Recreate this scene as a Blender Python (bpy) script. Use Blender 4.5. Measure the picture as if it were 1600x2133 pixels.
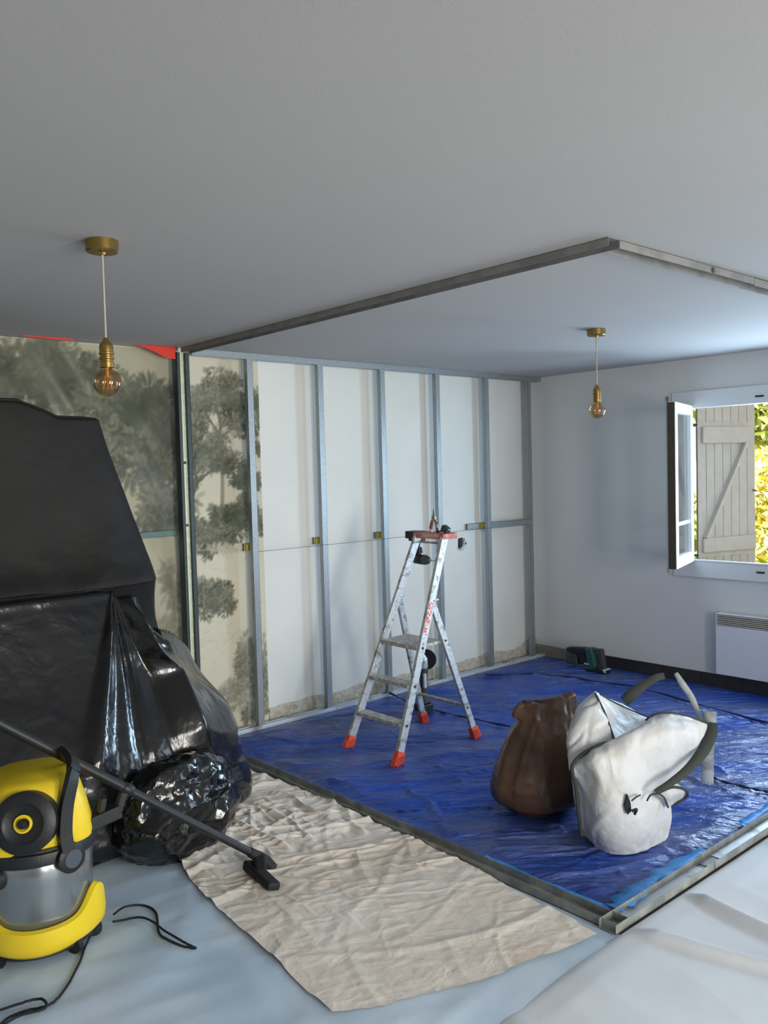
import bpy, bmesh, math, random
import numpy as np
from mathutils import Vector, Matrix
random.seed(7); RNG = np.random.default_rng(7)
S = bpy.context.scene
for o in list(bpy.data.objects): bpy.data.objects.remove(o)
COL = S.collection
PI = math.pi

# ------------------------------------------------------------------ camera
CAM = np.array([-6.150, -4.937, 1.703]); FPX = 1789.7
PITCH, YAW, ROLL = -0.0472, 0.7220, -0.0267
def _axes():
    cy, sy, cp, sp = math.cos(YAW), math.sin(YAW), math.cos(PITCH), math.sin(PITCH)
    f = np.array([sy*cp, cy*cp, sp]); r = np.array([cy, -sy, 0.]); u = np.cross(r, f)
    cr, sr = math.cos(ROLL), math.sin(ROLL)
    return cr*r+sr*u, -sr*r+cr*u, f
AR, AU, AF = _axes()
cd = bpy.data.cameras.new('camera'); cam = bpy.data.objects.new('camera', cd); COL.objects.link(cam)
cd.sensor_fit = 'HORIZONTAL'; cd.sensor_width = 36; cd.lens = 36*FPX/1600; cd.clip_start = .05; cd.clip_end = 200
m = Matrix(((AR[0], AU[0], -AF[0], CAM[0]), (AR[1], AU[1], -AF[1], CAM[1]), (AR[2], AU[2], -AF[2], CAM[2]), (0, 0, 0, 1)))
cam.matrix_world = m
S.camera = cam
def ray(px, py): return AF + AR*(px-800)/FPX - AU*(py-1066.5)/FPX
def at(px, py, axis, val):            # pixel of the photo -> point on a plane of the room
    d = ray(px, py); return CAM + d*(val-CAM[axis])/d[axis]
def deep(px, py, D): return CAM + ray(px, py)*D

# ------------------------------------------------------------------ world, sun, daylight fill lamps
S.view_settings.view_transform = 'Standard'; S.view_settings.look = 'None'
S.view_settings.exposure = -.06; S.view_settings.gamma = 1.0; S.view_settings.use_curve_mapping = False
w = bpy.data.worlds.new('sky'); S.world = w; w.use_nodes = True
bg = w.node_tree.nodes['Background']; bg.inputs[0].default_value = (.80, .90, 1., 1); bg.inputs[1].default_value = 1.3
def light(name, kind, loc, direction, energy, color=(1, 1, 1), size=None, spread=None):
    l = bpy.data.lights.new(name, kind); o = bpy.data.objects.new(name, l); COL.objects.link(o)
    o.location = loc; o.rotation_euler = Vector(direction).to_track_quat('-Z', 'Y').to_euler()
    l.energy = energy; l.color = color
    if size and kind == 'AREA': l.shape = 'RECTANGLE'; l.size, l.size_y = size
    if kind == 'SUN': l.angle = .01
    if spread: l.spread = math.radians(spread)
    return o
light('sun', 'SUN', (0, 0, 8), (.72, .06, -.69), 15.0, (1., .94, .82))
# area lamps added at the window openings to lift the interior above the modest sky
light('daylight_fill_terrace', 'AREA', (-.03, -5.2, 1.25), (-1, 0, 0), 56, (.70, .85, 1.), (1.6, 2.1))
light('daylight_fill_rear', 'AREA', (-3.75, -7.47, 1.3), (0, 1, 0), 52, (1., .97, .88), (.7, 1.9), 100)
light('daylight_fill_rear_second', 'AREA', (-5.45, -7.47, 1.3), (0, 1, 0), 36, (1., .97, .88), (.6, 1.9), 100)
light('daylight_fill_window', 'AREA', (.19, -2.50, 1.55), (-1, 0, 0), 72, (.55, .77, 1.), (.68, 1.1))

# ------------------------------------------------------------------ materials
def lin(c): return tuple(((x/255)/12.92 if x/255 <= .04045 else ((x/255+.055)/1.055)**2.4) for x in c)
def mat(name, rgb, rough=.6, metal=0., var=0., var_scale=6., rgb2=None, mix=(.45, .6), bump=0., bump_scale=40., bump_dist=.01,
        coat=0., spec=.5, trans=0., ior=1.45, emit=0., attr=None, stretch=None, rotz=0., bump2=0., bump2_scale=8., detail=5.):
    M = bpy.data.materials.new(name); M.use_nodes = True; nt = M.node_tree; N = nt.nodes; L = nt.links
    b = N['Principled BSDF']; c = lin(rgb)
    b.inputs['Base Color'].default_value = (*c, 1); b.inputs['Roughness'].default_value = rough
    b.inputs['Metallic'].default_value = metal; b.inputs['Specular IOR Level'].default_value = spec
    b.inputs['Coat Weight'].default_value = coat; b.inputs['Transmission Weight'].default_value = trans; b.inputs['IOR'].default_value = ior
    tc = N.new('ShaderNodeTexCoord'); mp = N.new('ShaderNodeMapping'); L.new(tc.outputs['Object'], mp.inputs[0])
    if stretch: mp.inputs['Scale'].default_value = stretch
    if rotz:
        mr_ = N.new('ShaderNodeMapping'); mr_.inputs['Rotation'].default_value[2] = rotz; L.new(tc.outputs['Object'], mr_.inputs[0]); L.new(mr_.outputs[0], mp.inputs[0])
    def noise(sc, det=detail, dist=0.):
        n = N.new('ShaderNodeTexNoise'); n.inputs['Scale'].default_value = sc; n.inputs['Detail'].default_value = det
        n.inputs['Distortion'].default_value = dist; L.new(mp.outputs[0], n.inputs[0]); return n
    src = None
    if attr:
        a = N.new('ShaderNodeVertexColor'); a.layer_name = attr; src = a.outputs[0]
    if rgb2:
        n = noise(var_scale); rp = N.new('ShaderNodeMapRange'); rp.inputs[1].default_value = mix[0]; rp.inputs[2].default_value = mix[1]
        L.new(n.outputs[0], rp.inputs[0]); mx = N.new('ShaderNodeMix'); mx.data_type = 'RGBA'
        L.new(rp.outputs[0], mx.inputs[0]); mx.inputs[6].default_value = (*c, 1); mx.inputs[7].default_value = (*lin(rgb2), 1)
        if src: L.new(src, mx.inputs[6])
        src = mx.outputs[2]
    if var:
        n = noise(var_scale*1.7, 3); rp = N.new('ShaderNodeMapRange'); rp.inputs[1].default_value = .3; rp.inputs[2].default_value = .7
        rp.inputs[3].default_value = 1-var; rp.inputs[4].default_value = 1+var; L.new(n.outputs[0], rp.inputs[0])
        hs = N.new('ShaderNodeHueSaturation'); L.new(rp.outputs[0], hs.inputs['Value'])
        if src: L.new(src, hs.inputs['Color'])
        else: hs.inputs['Color'].default_value = (*c, 1)
        src = hs.outputs[0]
    if src: L.new(src, b.inputs['Base Color'])
    prev = None
    for st, sc, ds in ((bump, bump_scale, .3), (bump2, bump2_scale, 1.2)):
        if st:
            n = noise(sc, 4, ds); bp = N.new('ShaderNodeBump'); bp.inputs['Strength'].default_value = st; bp.inputs['Distance'].default_value = bump_dist
            L.new(n.outputs[0], bp.inputs['Height'])
            if prev: L.new(prev, bp.inputs['Normal'])
            prev = bp.outputs[0]
    if prev: L.new(prev, b.inputs['Normal'])
    if emit: b.inputs['Emission Color'].default_value = (*c, 1); b.inputs['Emission Strength'].default_value = emit
    return M
def glass(name, rgb, alpha, rough=.03, white=0.):
    M = bpy.data.materials.new(name); M.use_nodes = True; nt = M.node_tree; N = nt.nodes; L = nt.links
    N.remove(N['Principled BSDF']); out = N['Material Output']
    t = N.new('ShaderNodeBsdfTransparent'); t.inputs[0].default_value = (*lin(rgb), 1)
    g = N.new('ShaderNodeBsdfGlossy'); g.inputs['Roughness'].default_value = rough
    fr = N.new('ShaderNodeLayerWeight'); pw = N.new('ShaderNodeMath'); pw.operation = 'POWER'; pw.inputs[1].default_value = 3.; L.new(fr.outputs['Facing'], pw.inputs[0])
    mr = N.new('ShaderNodeMapRange'); mr.inputs[3].default_value = alpha; mr.inputs[4].default_value = .6
    L.new(pw.outputs[0], mr.inputs[0]); mx = N.new('ShaderNodeMixShader'); L.new(mr.outputs[0], mx.inputs[0])
    L.new(t.outputs[0], mx.inputs[1]); L.new(g.outputs[0], mx.inputs[2]); last = mx
    if white:
        d = N.new('ShaderNodeBsdfDiffuse'); d.inputs[0].default_value = (*lin((205, 203, 196)), 1)
        m2 = N.new('ShaderNodeMixShader'); m2.inputs[0].default_value = white; L.new(mx.outputs[0], m2.inputs[1]); L.new(d.outputs[0], m2.inputs[2]); last = m2
    L.new(last.outputs[0], out.inputs[0]); return M
M = {}
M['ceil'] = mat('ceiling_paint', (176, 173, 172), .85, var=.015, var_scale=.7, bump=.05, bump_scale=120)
M['wall'] = mat('wall_paint', (214, 215, 214), .8, var=.015, var_scale=1.2, bump=.08, bump_scale=90)
M['wallw'] = mat('wall_board_paint', (226, 226, 220), .75, var=.03, var_scale=1.5, bump=.05, bump_scale=60)
M['plaster'] = mat('rough_plaster', (190, 182, 166), .95, rgb2=(210, 204, 192), var_scale=22, bump=.8, bump_scale=60, bump_dist=.02)
M['mural'] = mat('printed_wallpaper', (200, 195, 185), .85, attr='paint', bump=.05, bump_scale=80)
M['galv'] = mat('galvanised_steel', (158, 163, 166), .42, .6, var=.08, var_scale=30, bump=.05, bump_scale=120)
M['galvtop'] = mat('dusty_galvanised_steel', (146, 144, 142), .55, .35, rgb2=(132, 131, 130), var_scale=9, bump=.1, bump_scale=80)
M['dusty'] = mat('dusty_floor_track', (132, 134, 130), .6, .4, rgb2=(176, 176, 170), var_scale=12, mix=(.4, .75), bump=.2, bump_scale=70)
M['trackin'] = mat('bright_track_steel', (206, 212, 218), .4, .3, rgb2=(150, 140, 128), var_scale=7, mix=(.55, .7))
M['post'] = mat('post_steel', (66, 76, 78), .45, .5, var=.1, var_scale=20)
M['postin'] = mat('post_inner_strip', (226, 230, 205), .35, .15, var=.1, var_scale=14)  # pale cream tone stands in for lit, reflecting metal
M['tarp'] = mat('blue_tarpaulin', (26, 68, 158), .34, rgb2=(92, 100, 128), var_scale=1.4, mix=(.40, .72), var=.2, bump=.8, bump_scale=20, bump_dist=.03, bump2=.8, bump2_scale=6, stretch=(.4, 1.5, 1), rotz=.722, spec=.6)
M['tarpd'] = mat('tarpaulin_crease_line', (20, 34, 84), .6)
M['tape'] = mat('blue_tape', (52, 146, 226), .5, var=.08, var_scale=20, bump=.3, bump_scale=60)
M['kraft'] = mat('crumpled_beige_film', (230, 220, 208), .4, rgb2=(224, 210, 196), var_scale=1.5, bump=.25, bump_scale=24, bump_dist=.012, bump2=.4, bump2_scale=9)
M['fleece'] = mat('pale_blue_floor_cover', (206, 219, 232), .5, rgb2=(184, 203, 221), var_scale=1.2, bump=.15, bump_scale=140, bump_dist=.004, bump2=.2, bump2_scale=3)
M['fleecew'] = mat('white_floor_cover', (214, 217, 221), .7, var=.04, var_scale=2, bump=.1, bump_scale=60, bump_dist=.006)
M['slab'] = mat('floor_tiles', (120, 110, 100), .6, var=.1, var_scale=4)
M['tiled'] = mat('dark_tile', (52, 50, 52), .45, var=.15, var_scale=8)
M['tileb'] = mat('beige_tile', (150, 142, 126), .6, var=.1, var_scale=12)
M['blk'] = mat('black_builder_film', (27, 25, 24), .62, var=.25, var_scale=3, bump=.5, bump_scale=5, bump_dist=.03, spec=.28)
M['blkg'] = mat('glossy_black_film', (17, 17, 19), .2, bump=.5, bump_scale=5, bump_dist=.03, spec=.7, coat=.1)
M['blkbag'] = mat('glossy_black_bin_liner', (12, 12, 15), .18, bump=.45, bump_scale=9, bump_dist=.025, spec=.8, coat=.1)
M['brown'] = mat('brown_bin_liner', (98, 72, 56), .27, rgb2=(66, 54, 44), var_scale=3, bump=.5, bump_scale=7, bump_dist=.02, spec=.6)
M['white'] = mat('white_woven_bag', (208, 208, 210), .45, var=.04, var_scale=8, rgb2=(200, 194, 180), mix=(.56, .75), bump=.6, bump_scale=12, bump_dist=.015, bump2=.1, bump2_scale=200)
M['strap'] = mat('dark_webbing', (58, 62, 58), .8, bump=.4, bump_scale=200)
M['strapw'] = mat('pale_webbing', (176, 184, 184), .75, rgb2=(140, 146, 146), var_scale=12, bump=.4, bump_scale=200)
M['alu'] = mat('paint_spattered_aluminium', (196, 200, 202), .42, .45, rgb2=(140, 136, 130), var_scale=26, mix=(.52, .66), bump=.3, bump_scale=60)
M['alud'] = mat('dirty_step_aluminium', (172, 168, 162), .7, .2, rgb2=(214, 210, 202), var_scale=45, mix=(.5, .62), bump=.6, bump_scale=70)
M['orange'] = mat('orange_red_plastic', (226, 84, 60), .5)
M['topred'] = mat('dusty_red_tray', (186, 104, 92), .6, rgb2=(214, 170, 155), var_scale=14)
M['red'] = mat('red_film', (214, 52, 30), .45, bump=.2, bump_scale=20)
M['yel'] = mat('yellow_plastic', (226, 196, 40), .38, var=.04, var_scale=6)
M['blkp'] = mat('black_plastic', (30, 32, 35), .45, bump=.1, bump_scale=120)
M['blkr'] = mat('black_rubber', (22, 23, 25), .65)
M['grybtn'] = mat('dark_grey_button', (72, 80, 88), .4)
M['tank'] = mat('grey_steel_tank', (158, 162, 166), .2, .8, var=.05, var_scale=5)
M['brass'] = mat('brushed_brass', (158, 130, 74), .3, .9, var=.06, var_scale=18)
M['bulb'] = glass('amber_glass', (238, 214, 170), .10)
M['fila'] = mat('filament', (232, 168, 84), .4)
M['cord'] = mat('beige_cord', (176, 168, 150), .8)
M['steel'] = mat('tool_steel', (168, 170, 172), .3, .9)
M['silver'] = mat('silver_gearcase', (196, 198, 200), .38, .6)
M['teal'] = mat('dark_teal_housing', (38, 82, 84), .45)
M['dgrey'] = mat('dark_grey_housing', (62, 64, 66), .5, var=.1, var_scale=20)
M['lgrey'] = mat('light_grey_plastic', (196, 200, 204), .5)
M['disc'] = mat('abrasive_disc', (24, 24, 26), .8, bump=.4, bump_scale=200)
M['jaw'] = mat('worn_brown_grips', (122, 74, 48), .5, rgb2=(226, 206, 184), var_scale=40, mix=(.52, .6))
M['jaw2'] = mat('cream_grip', (222, 196, 150), .5)
M['pvc'] = mat('white_pvc', (216, 218, 220), .35)
M['gasket'] = mat('dark_sash_edge', (62, 54, 40), .6, var=.15, var_scale=12)
M['glass'] = glass('window_glass', (245, 250, 250), .06)
M['film'] = glass('translucent_dust_sheet', (235, 235, 230), .03, .3, white=.03)
M['heat'] = mat('white_enamel', (222, 226, 232), .35)
M['grille'] = mat('grille_shadow', (120, 112, 100), .6)
M['taupe'] = mat('taupe_shutter_paint', (178, 168, 158), .7, var=.06, var_scale=8, bump=.1, bump_scale=60)
M['taupeg'] = mat('plank_groove', (112, 106, 102), .8)
M['clip'] = mat('yellow_green_clip', (176, 170, 30), .4)
M['cliptip'] = mat('pale_furring', (176, 182, 184), .4, .4, var=.1, var_scale=50)
M['lawn'] = mat('garden_ground', (150, 150, 96), .9, rgb2=(205, 190, 140), var_scale=2)
M['leaf'] = mat('sunlit_leaves', (214, 224, 140), .6, rgb2=(224, 202, 96), var_scale=3)
M['leaf2'] = mat('deep_leaves', (188, 206, 120), .6, rgb2=(236, 200, 140), var_scale=3, mix=(.5, .7))
M['bark'] = mat('bark', (96, 78, 60), .9, bump=.5, bump_scale=30)
M['facade'] = mat('white_render', (238, 236, 230), .9, bump=.2, bump_scale=60)
M['tealr'] = mat('teal_rail', (96, 138, 140), .5, .2)
M['stick'] = mat('red_sticker', (206, 74, 66), .5, rgb2=(240, 232, 226), var_scale=90, mix=(.5, .54))
M['ink'] = mat('black_ink', (26, 26, 28), .6)
M['stain'] = mat('dirty_paint_edge', (120, 108, 100), .9, rgb2=(196, 190, 184), var_scale=16)

# ------------------------------------------------------------------ object helpers
def tag(o, label=None, cat=None, group=None, kind=None):
    if label: o['label'] = label
    if cat: o['category'] = cat
    if group: o['group'] = group
    if kind: o['kind'] = kind
    return o
def empty(name, loc, label=None, cat=None, group=None, kind=None, rz=0., parent=None):
    o = bpy.data.objects.new(name, None); COL.objects.link(o); o.location = loc; o.rotation_euler.z = rz; o.empty_display_size = .05
    if parent: o.parent = parent
    return tag(o, label, cat, group, kind)
class MB:
    def __init__(s): s.v = []; s.f = []
    def add(s, vs, fs):
        n = len(s.v); s.v += [tuple(map(float, p)) for p in vs]; s.f += [tuple(n+i for i in f) for f in fs]; return s
    def box(s, a, b, rot=None, org=None):
        x0, y0, z0 = a; x1, y1, z1 = b
        vs = [(x0, y0, z0), (x1, y0, z0), (x1, y1, z0), (x0, y1, z0), (x0, y0, z1), (x1, y0, z1), (x1, y1, z1), (x0, y1, z1)]
        if rot is not None:
            c = Vector(org if org is not None else ((x0+x1)/2, (y0+y1)/2, (z0+z1)/2)); vs = [tuple(c+rot@(Vector(v)-c)) for v in vs]
        return s.add(vs, [(0, 3, 2, 1), (4, 5, 6, 7), (0, 1, 5, 4), (1, 2, 6, 5), (2, 3, 7, 6), (3, 0, 4, 7)])
    def beam(s, a, b, w, h, up=(0, 0, 1), w2=None, h2=None):   # rectangular bar from a to b
        a, b = Vector(a), Vector(b); d = (b-a).normalized(); side = d.cross(Vector(up)); side.normalize(); u = side.cross(d)
        w2 = w2 or w; h2 = h2 or h; vs = []
        for p, ww, hh in ((a, w, h), (b, w2, h2)):
            for i, j in ((-1, -1), (1, -1), (1, 1), (-1, 1)): vs.append(p+side*i*ww/2+u*j*hh/2)
        return s.add(vs, [(0, 3, 2, 1), (4, 5, 6, 7), (0, 1, 5, 4), (1, 2, 6, 5), (2, 3, 7, 6), (3, 0, 4, 7)])
    def tube(s, pts, r, n=8, cap=True):
        pts = [Vector(p) for p in pts]; k = len(pts); rs = r if hasattr(r, '__len__') else [r]*k
        t = (pts[1]-pts[0]).normalized(); ref = Vector((0, 0, 1)) if abs(t.z) < .9 else Vector((1, 0, 0)); u = t.cross(ref).normalized(); vs = []
        for i, p in enumerate(pts):
            t = (pts[min(i+1, k-1)]-pts[max(i-1, 0)]).normalized(); u = (u-t*u.dot(t)).normalized(); w_ = t.cross(u)
            for j in range(n):
                a = 2*PI*j/n; vs.append(p+(u*math.cos(a)+w_*math.sin(a))*rs[i])
        fs = [(i*n+j, i*n+(j+1) % n, (i+1)*n+(j+1) % n, (i+1)*n+j) for i in range(k-1) for j in range(n)]
        if cap: fs += [tuple(reversed(range(n))), tuple(range((k-1)*n, k*n))]
        return s.add(vs, fs)
    def lathe(s, prof, c=(0, 0, 0), n=32, axis=(0, 0, 1)):
        q = Vector((0, 0, 1)).rotation_difference(Vector(axis)); c = Vector(c); vs = []
        for r, z in prof:
            for j in range(n):
                a = 2*PI*j/n; vs.append(c+q@Vector((r*math.cos(a), r*math.sin(a), z)))
        k = len(prof)
        fs = [(i*n+j, i*n+(j+1) % n, (i+1)*n+(j+1) % n, (i+1)*n+j) for i in range(k-1) for j in range(n)]
        fs += [tuple(reversed(range(n))), tuple(range((k-1)*n, k*n))]
        return s.add(vs, fs)
    def grid(s, V, wrap=False, caps=False):
        V = np.asarray(V); a, b = V.shape[:2]; n0 = len(s.v); s.v += [tuple(p) for p in V.reshape(-1, 3).tolist()]
        jb = b if wrap else b-1
        for i in range(a-1):
            for j in range(jb):
                j2 = (j+1) % b; s.f.append((n0+i*b+j, n0+i*b+j2, n0+(i+1)*b+j2, n0+(i+1)*b+j))
        if caps: s.f.append(tuple(n0+j for j in reversed(range(b)))); s.f.append(tuple(n0+(a-1)*b+j for j in range(b)))
        return s
    def prism(s, outline, n_off):       # closed 3D outline extruded by vector
        k = len(outline); o = [Vector(p) for p in outline]; d = Vector(n_off)
        return s.add(o+[p+d for p in o], [tuple(reversed(range(k))), tuple(range(k, 2*k))]+[(i, (i+1) % k, k+(i+1) % k, k+i) for i in range(k)])
    def build(s, name, m, parent=None, smooth=False, bevel=0., solid=0., sub=0, origin=None, angle=40):
        me = bpy.data.meshes.new(name); vs = s.v
        org = Vector((0, 0, 0))
        if parent is None and origin is None and vs:
            A = np.array(vs); org = Vector(((A[:, 0].min()+A[:, 0].max())/2, (A[:, 1].min()+A[:, 1].max())/2, A[:, 2].min()))
        elif origin is not None: org = Vector(origin)
        if parent is not None: vs = [tuple(Vector(p)-Vector(base(parent))) for p in vs]
        elif org.length: vs = [(p[0]-org.x, p[1]-org.y, p[2]-org.z) for p in vs]
        me.from_pydata(vs, [], s.f); me.update()
        bm = bmesh.new(); bm.from_mesh(me); bmesh.ops.recalc_face_normals(bm, faces=bm.faces); bm.to_mesh(me); bm.free()
        o = bpy.data.objects.new(name, me); COL.objects.link(o)
        if parent is not None: o.parent = parent
        else: o.location = org
        me.materials.append(m)
        if smooth:
            for p in me.polygons: p.use_smooth = True
            if angle < 180:
                try: me.set_sharp_from_angle(angle=math.radians(angle))
                except Exception: pass
        if bevel: md = o.modifiers.new('bevel', 'BEVEL'); md.width = bevel; md.segments = 2; md.limit_method = 'ANGLE'
        if sub: md = o.modifiers.new('sub', 'SUBSURF'); md.levels = sub; md.render_levels = sub
        if solid: md = o.modifiers.new('solid', 'SOLIDIFY'); md.thickness = solid; md.offset = 0
        return o
def base(p):        # world origin of a thing (all roots are unrotated while being built)
    loc = Vector(p.location)
    while p.parent: p = p.parent; loc += Vector(p.location)
    return loc
def dup(root, loc, rz=None, label=None):
    r = root.copy(); COL.objects.link(r); r.location = loc
    if rz is not None: r.rotation_euler.z = rz
    if label: r['label'] = label
    for ch in list(root.children):
        c = ch.copy(); COL.objects.link(c); c.parent = r
        for g in ch.children:
            d = g.copy(); COL.objects.link(d); d.parent = c
    return r
def struct(name, mb, m, parent=None, label=None, **k):
    o = mb.build(name, m, parent, **k); o['kind'] = 'structure'
    if label: o['label'] = label
    return o

# ------------------------------------------------------------------ noise
PERM = RNG.permutation(65536).astype(np.int64)
def _h(ix, iy, iz): return PERM[(PERM[(PERM[ix & 65535]+iy) & 65535]+iz) & 65535]/65535.
def vnoise(P):
    P = np.asarray(P, float); i = np.floor(P).astype(np.int64); f = P-i; f = f*f*f*(f*(f*6-15)+10)
    r = 0
    for dx in (0, 1):
        for dy in (0, 1):
            for dz in (0, 1):
                wgt = (f[..., 0] if dx else 1-f[..., 0])*(f[..., 1] if dy else 1-f[..., 1])*(f[..., 2] if dz else 1-f[..., 2])
                r = r+wgt*_h(i[..., 0]+dx, i[..., 1]+dy, i[..., 2]+dz)
    return r*2-1
def fbm(P, o=4):
    s, a, t = 0, 1., 0
    for k in range(o): s = s+a*vnoise(P*2**k+17.3*k); t += a; a *= .5
    return s/t
def ridged(P, o=3):
    s, a, t = 0, 1., 0
    for k in range(o): s = s+a*(1-2*np.abs(vnoise(P*2**k+9.1*k))); t += a; a *= .5
    return s/t
def creases(P, n, seed=0):           # sharp folded facets: max of several tilted triangle waves, warped
    rg = np.random.default_rng(seed); P = P+.25*np.stack([vnoise(P*1.7+5), vnoise(P*1.7+31), vnoise(P*1.7+77)], -1); s = 0
    for k in range(n):
        d = rg.normal(size=3); d /= np.linalg.norm(d); ph = (P@d)*(.7+.6*rg.random())+rg.random()*9
        s = s+np.abs((ph % 1)-.5)*2*(.5+.5*vnoise(P*.9+k*13))
    return s/n*2-1
def folds(P, n, freq, width, seed=0, warp=.12):      # thin straight crumple ridges in random directions
    rg = np.random.default_rng(seed); s = np.zeros(P.shape[:-1])
    for k in range(n):
        th = rg.random()*PI; q = P*freq*(.6+.8*rg.random()); wv = vnoise(q*.8+k*7.7)*warp*2
        ph = q[..., 0]*math.cos(th)+q[..., 1]*math.sin(th)+q[..., 2]*(rg.random()-.5)*1.5+wv+rg.random()*9
        m_ = np.clip(vnoise(q*.9+50+k*3.1)*2.2, 0, 1); s = np.maximum(s, np.clip(1-np.abs((ph % 1)-.5)/width, 0, 1)*m_*(.5+.5*rg.random()))
    return s
def normals(V, wrap=False):
    if wrap: du = np.roll(V, -1, 1)-np.roll(V, 1, 1)
    else: du = np.gradient(V, axis=1)
    dv = np.gradient(V, axis=0); n = np.cross(du, dv); l = np.linalg.norm(n, axis=-1, keepdims=True); return n/np.maximum(l, 1e-9)
def catmull(P, n):
    P = [np.array(p, float) for p in P]; out = []; k = len(P)
    for i in np.linspace(0, k-1, n):
        j = min(int(i), k-2); t = i-j; p0, p1, p2, p3 = P[max(j-1, 0)], P[j], P[j+1], P[min(j+2, k-1)]
        out.append(.5*((2*p1)+(-p0+p2)*t+(2*p0-5*p1+4*p2-p3)*t*t+(-p0+3*p1-3*p2+p3)*t**3))
    return np.array(out)
def patch(rows, nu, nv):
    R = [catmull(r, nu) for r in rows]; return np.array([catmull([r[j] for r in R], nv) for j in range(nu)]).transpose(1, 0, 2)

# ================================================================== ROOM SHELL
H = 2.5; XL, YB = -8.2, -7.5
struct('floor', MB().box((XL-.2, YB-.2, -.12), (.22, .2, -.004)), M['slab'])
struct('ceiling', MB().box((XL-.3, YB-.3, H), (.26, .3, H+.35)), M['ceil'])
struct('wall_left', MB().box((XL-.2, YB, -.02), (XL, .2, H)), M['wall'])
# rear wall with its glazed opening (behind the camera)
struct('wall_rear', MB().box((XL, YB-.2, -.02), (-6.1, YB, H)).box((-3.1, YB-.2, -.02), (.22, YB, H)).box((-6.1, YB-.2, 2.35), (-3.1, YB, H)).box((-6.1, YB-.2, -.02), (-3.1, YB, .25)), M['wall'])
# window wall: window opening and, out of frame, the terrace opening
WY0, WY1, WZ0, WZ1 = -1.42, -2.90, .93, 2.15
wr = MB()
wr.box((0, WY0, -.02), (.22, .2, H)); wr.box((0, -4.2, -.02), (.22, WY1, H))
wr.box((0, WY1, -.02), (.22, WY0, WZ0)); wr.box((0, WY1, WZ1), (.22, WY0, H))
wr.box((0, -7.0, 2.35), (.22, -4.2, H)); wr.box((0, YB, -.02), (.22, -7.0, H)); wr.box((0, -7.0, -.02), (.22, -4.2, .15))
struct('wall_right', wr, M['wall'])

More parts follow.
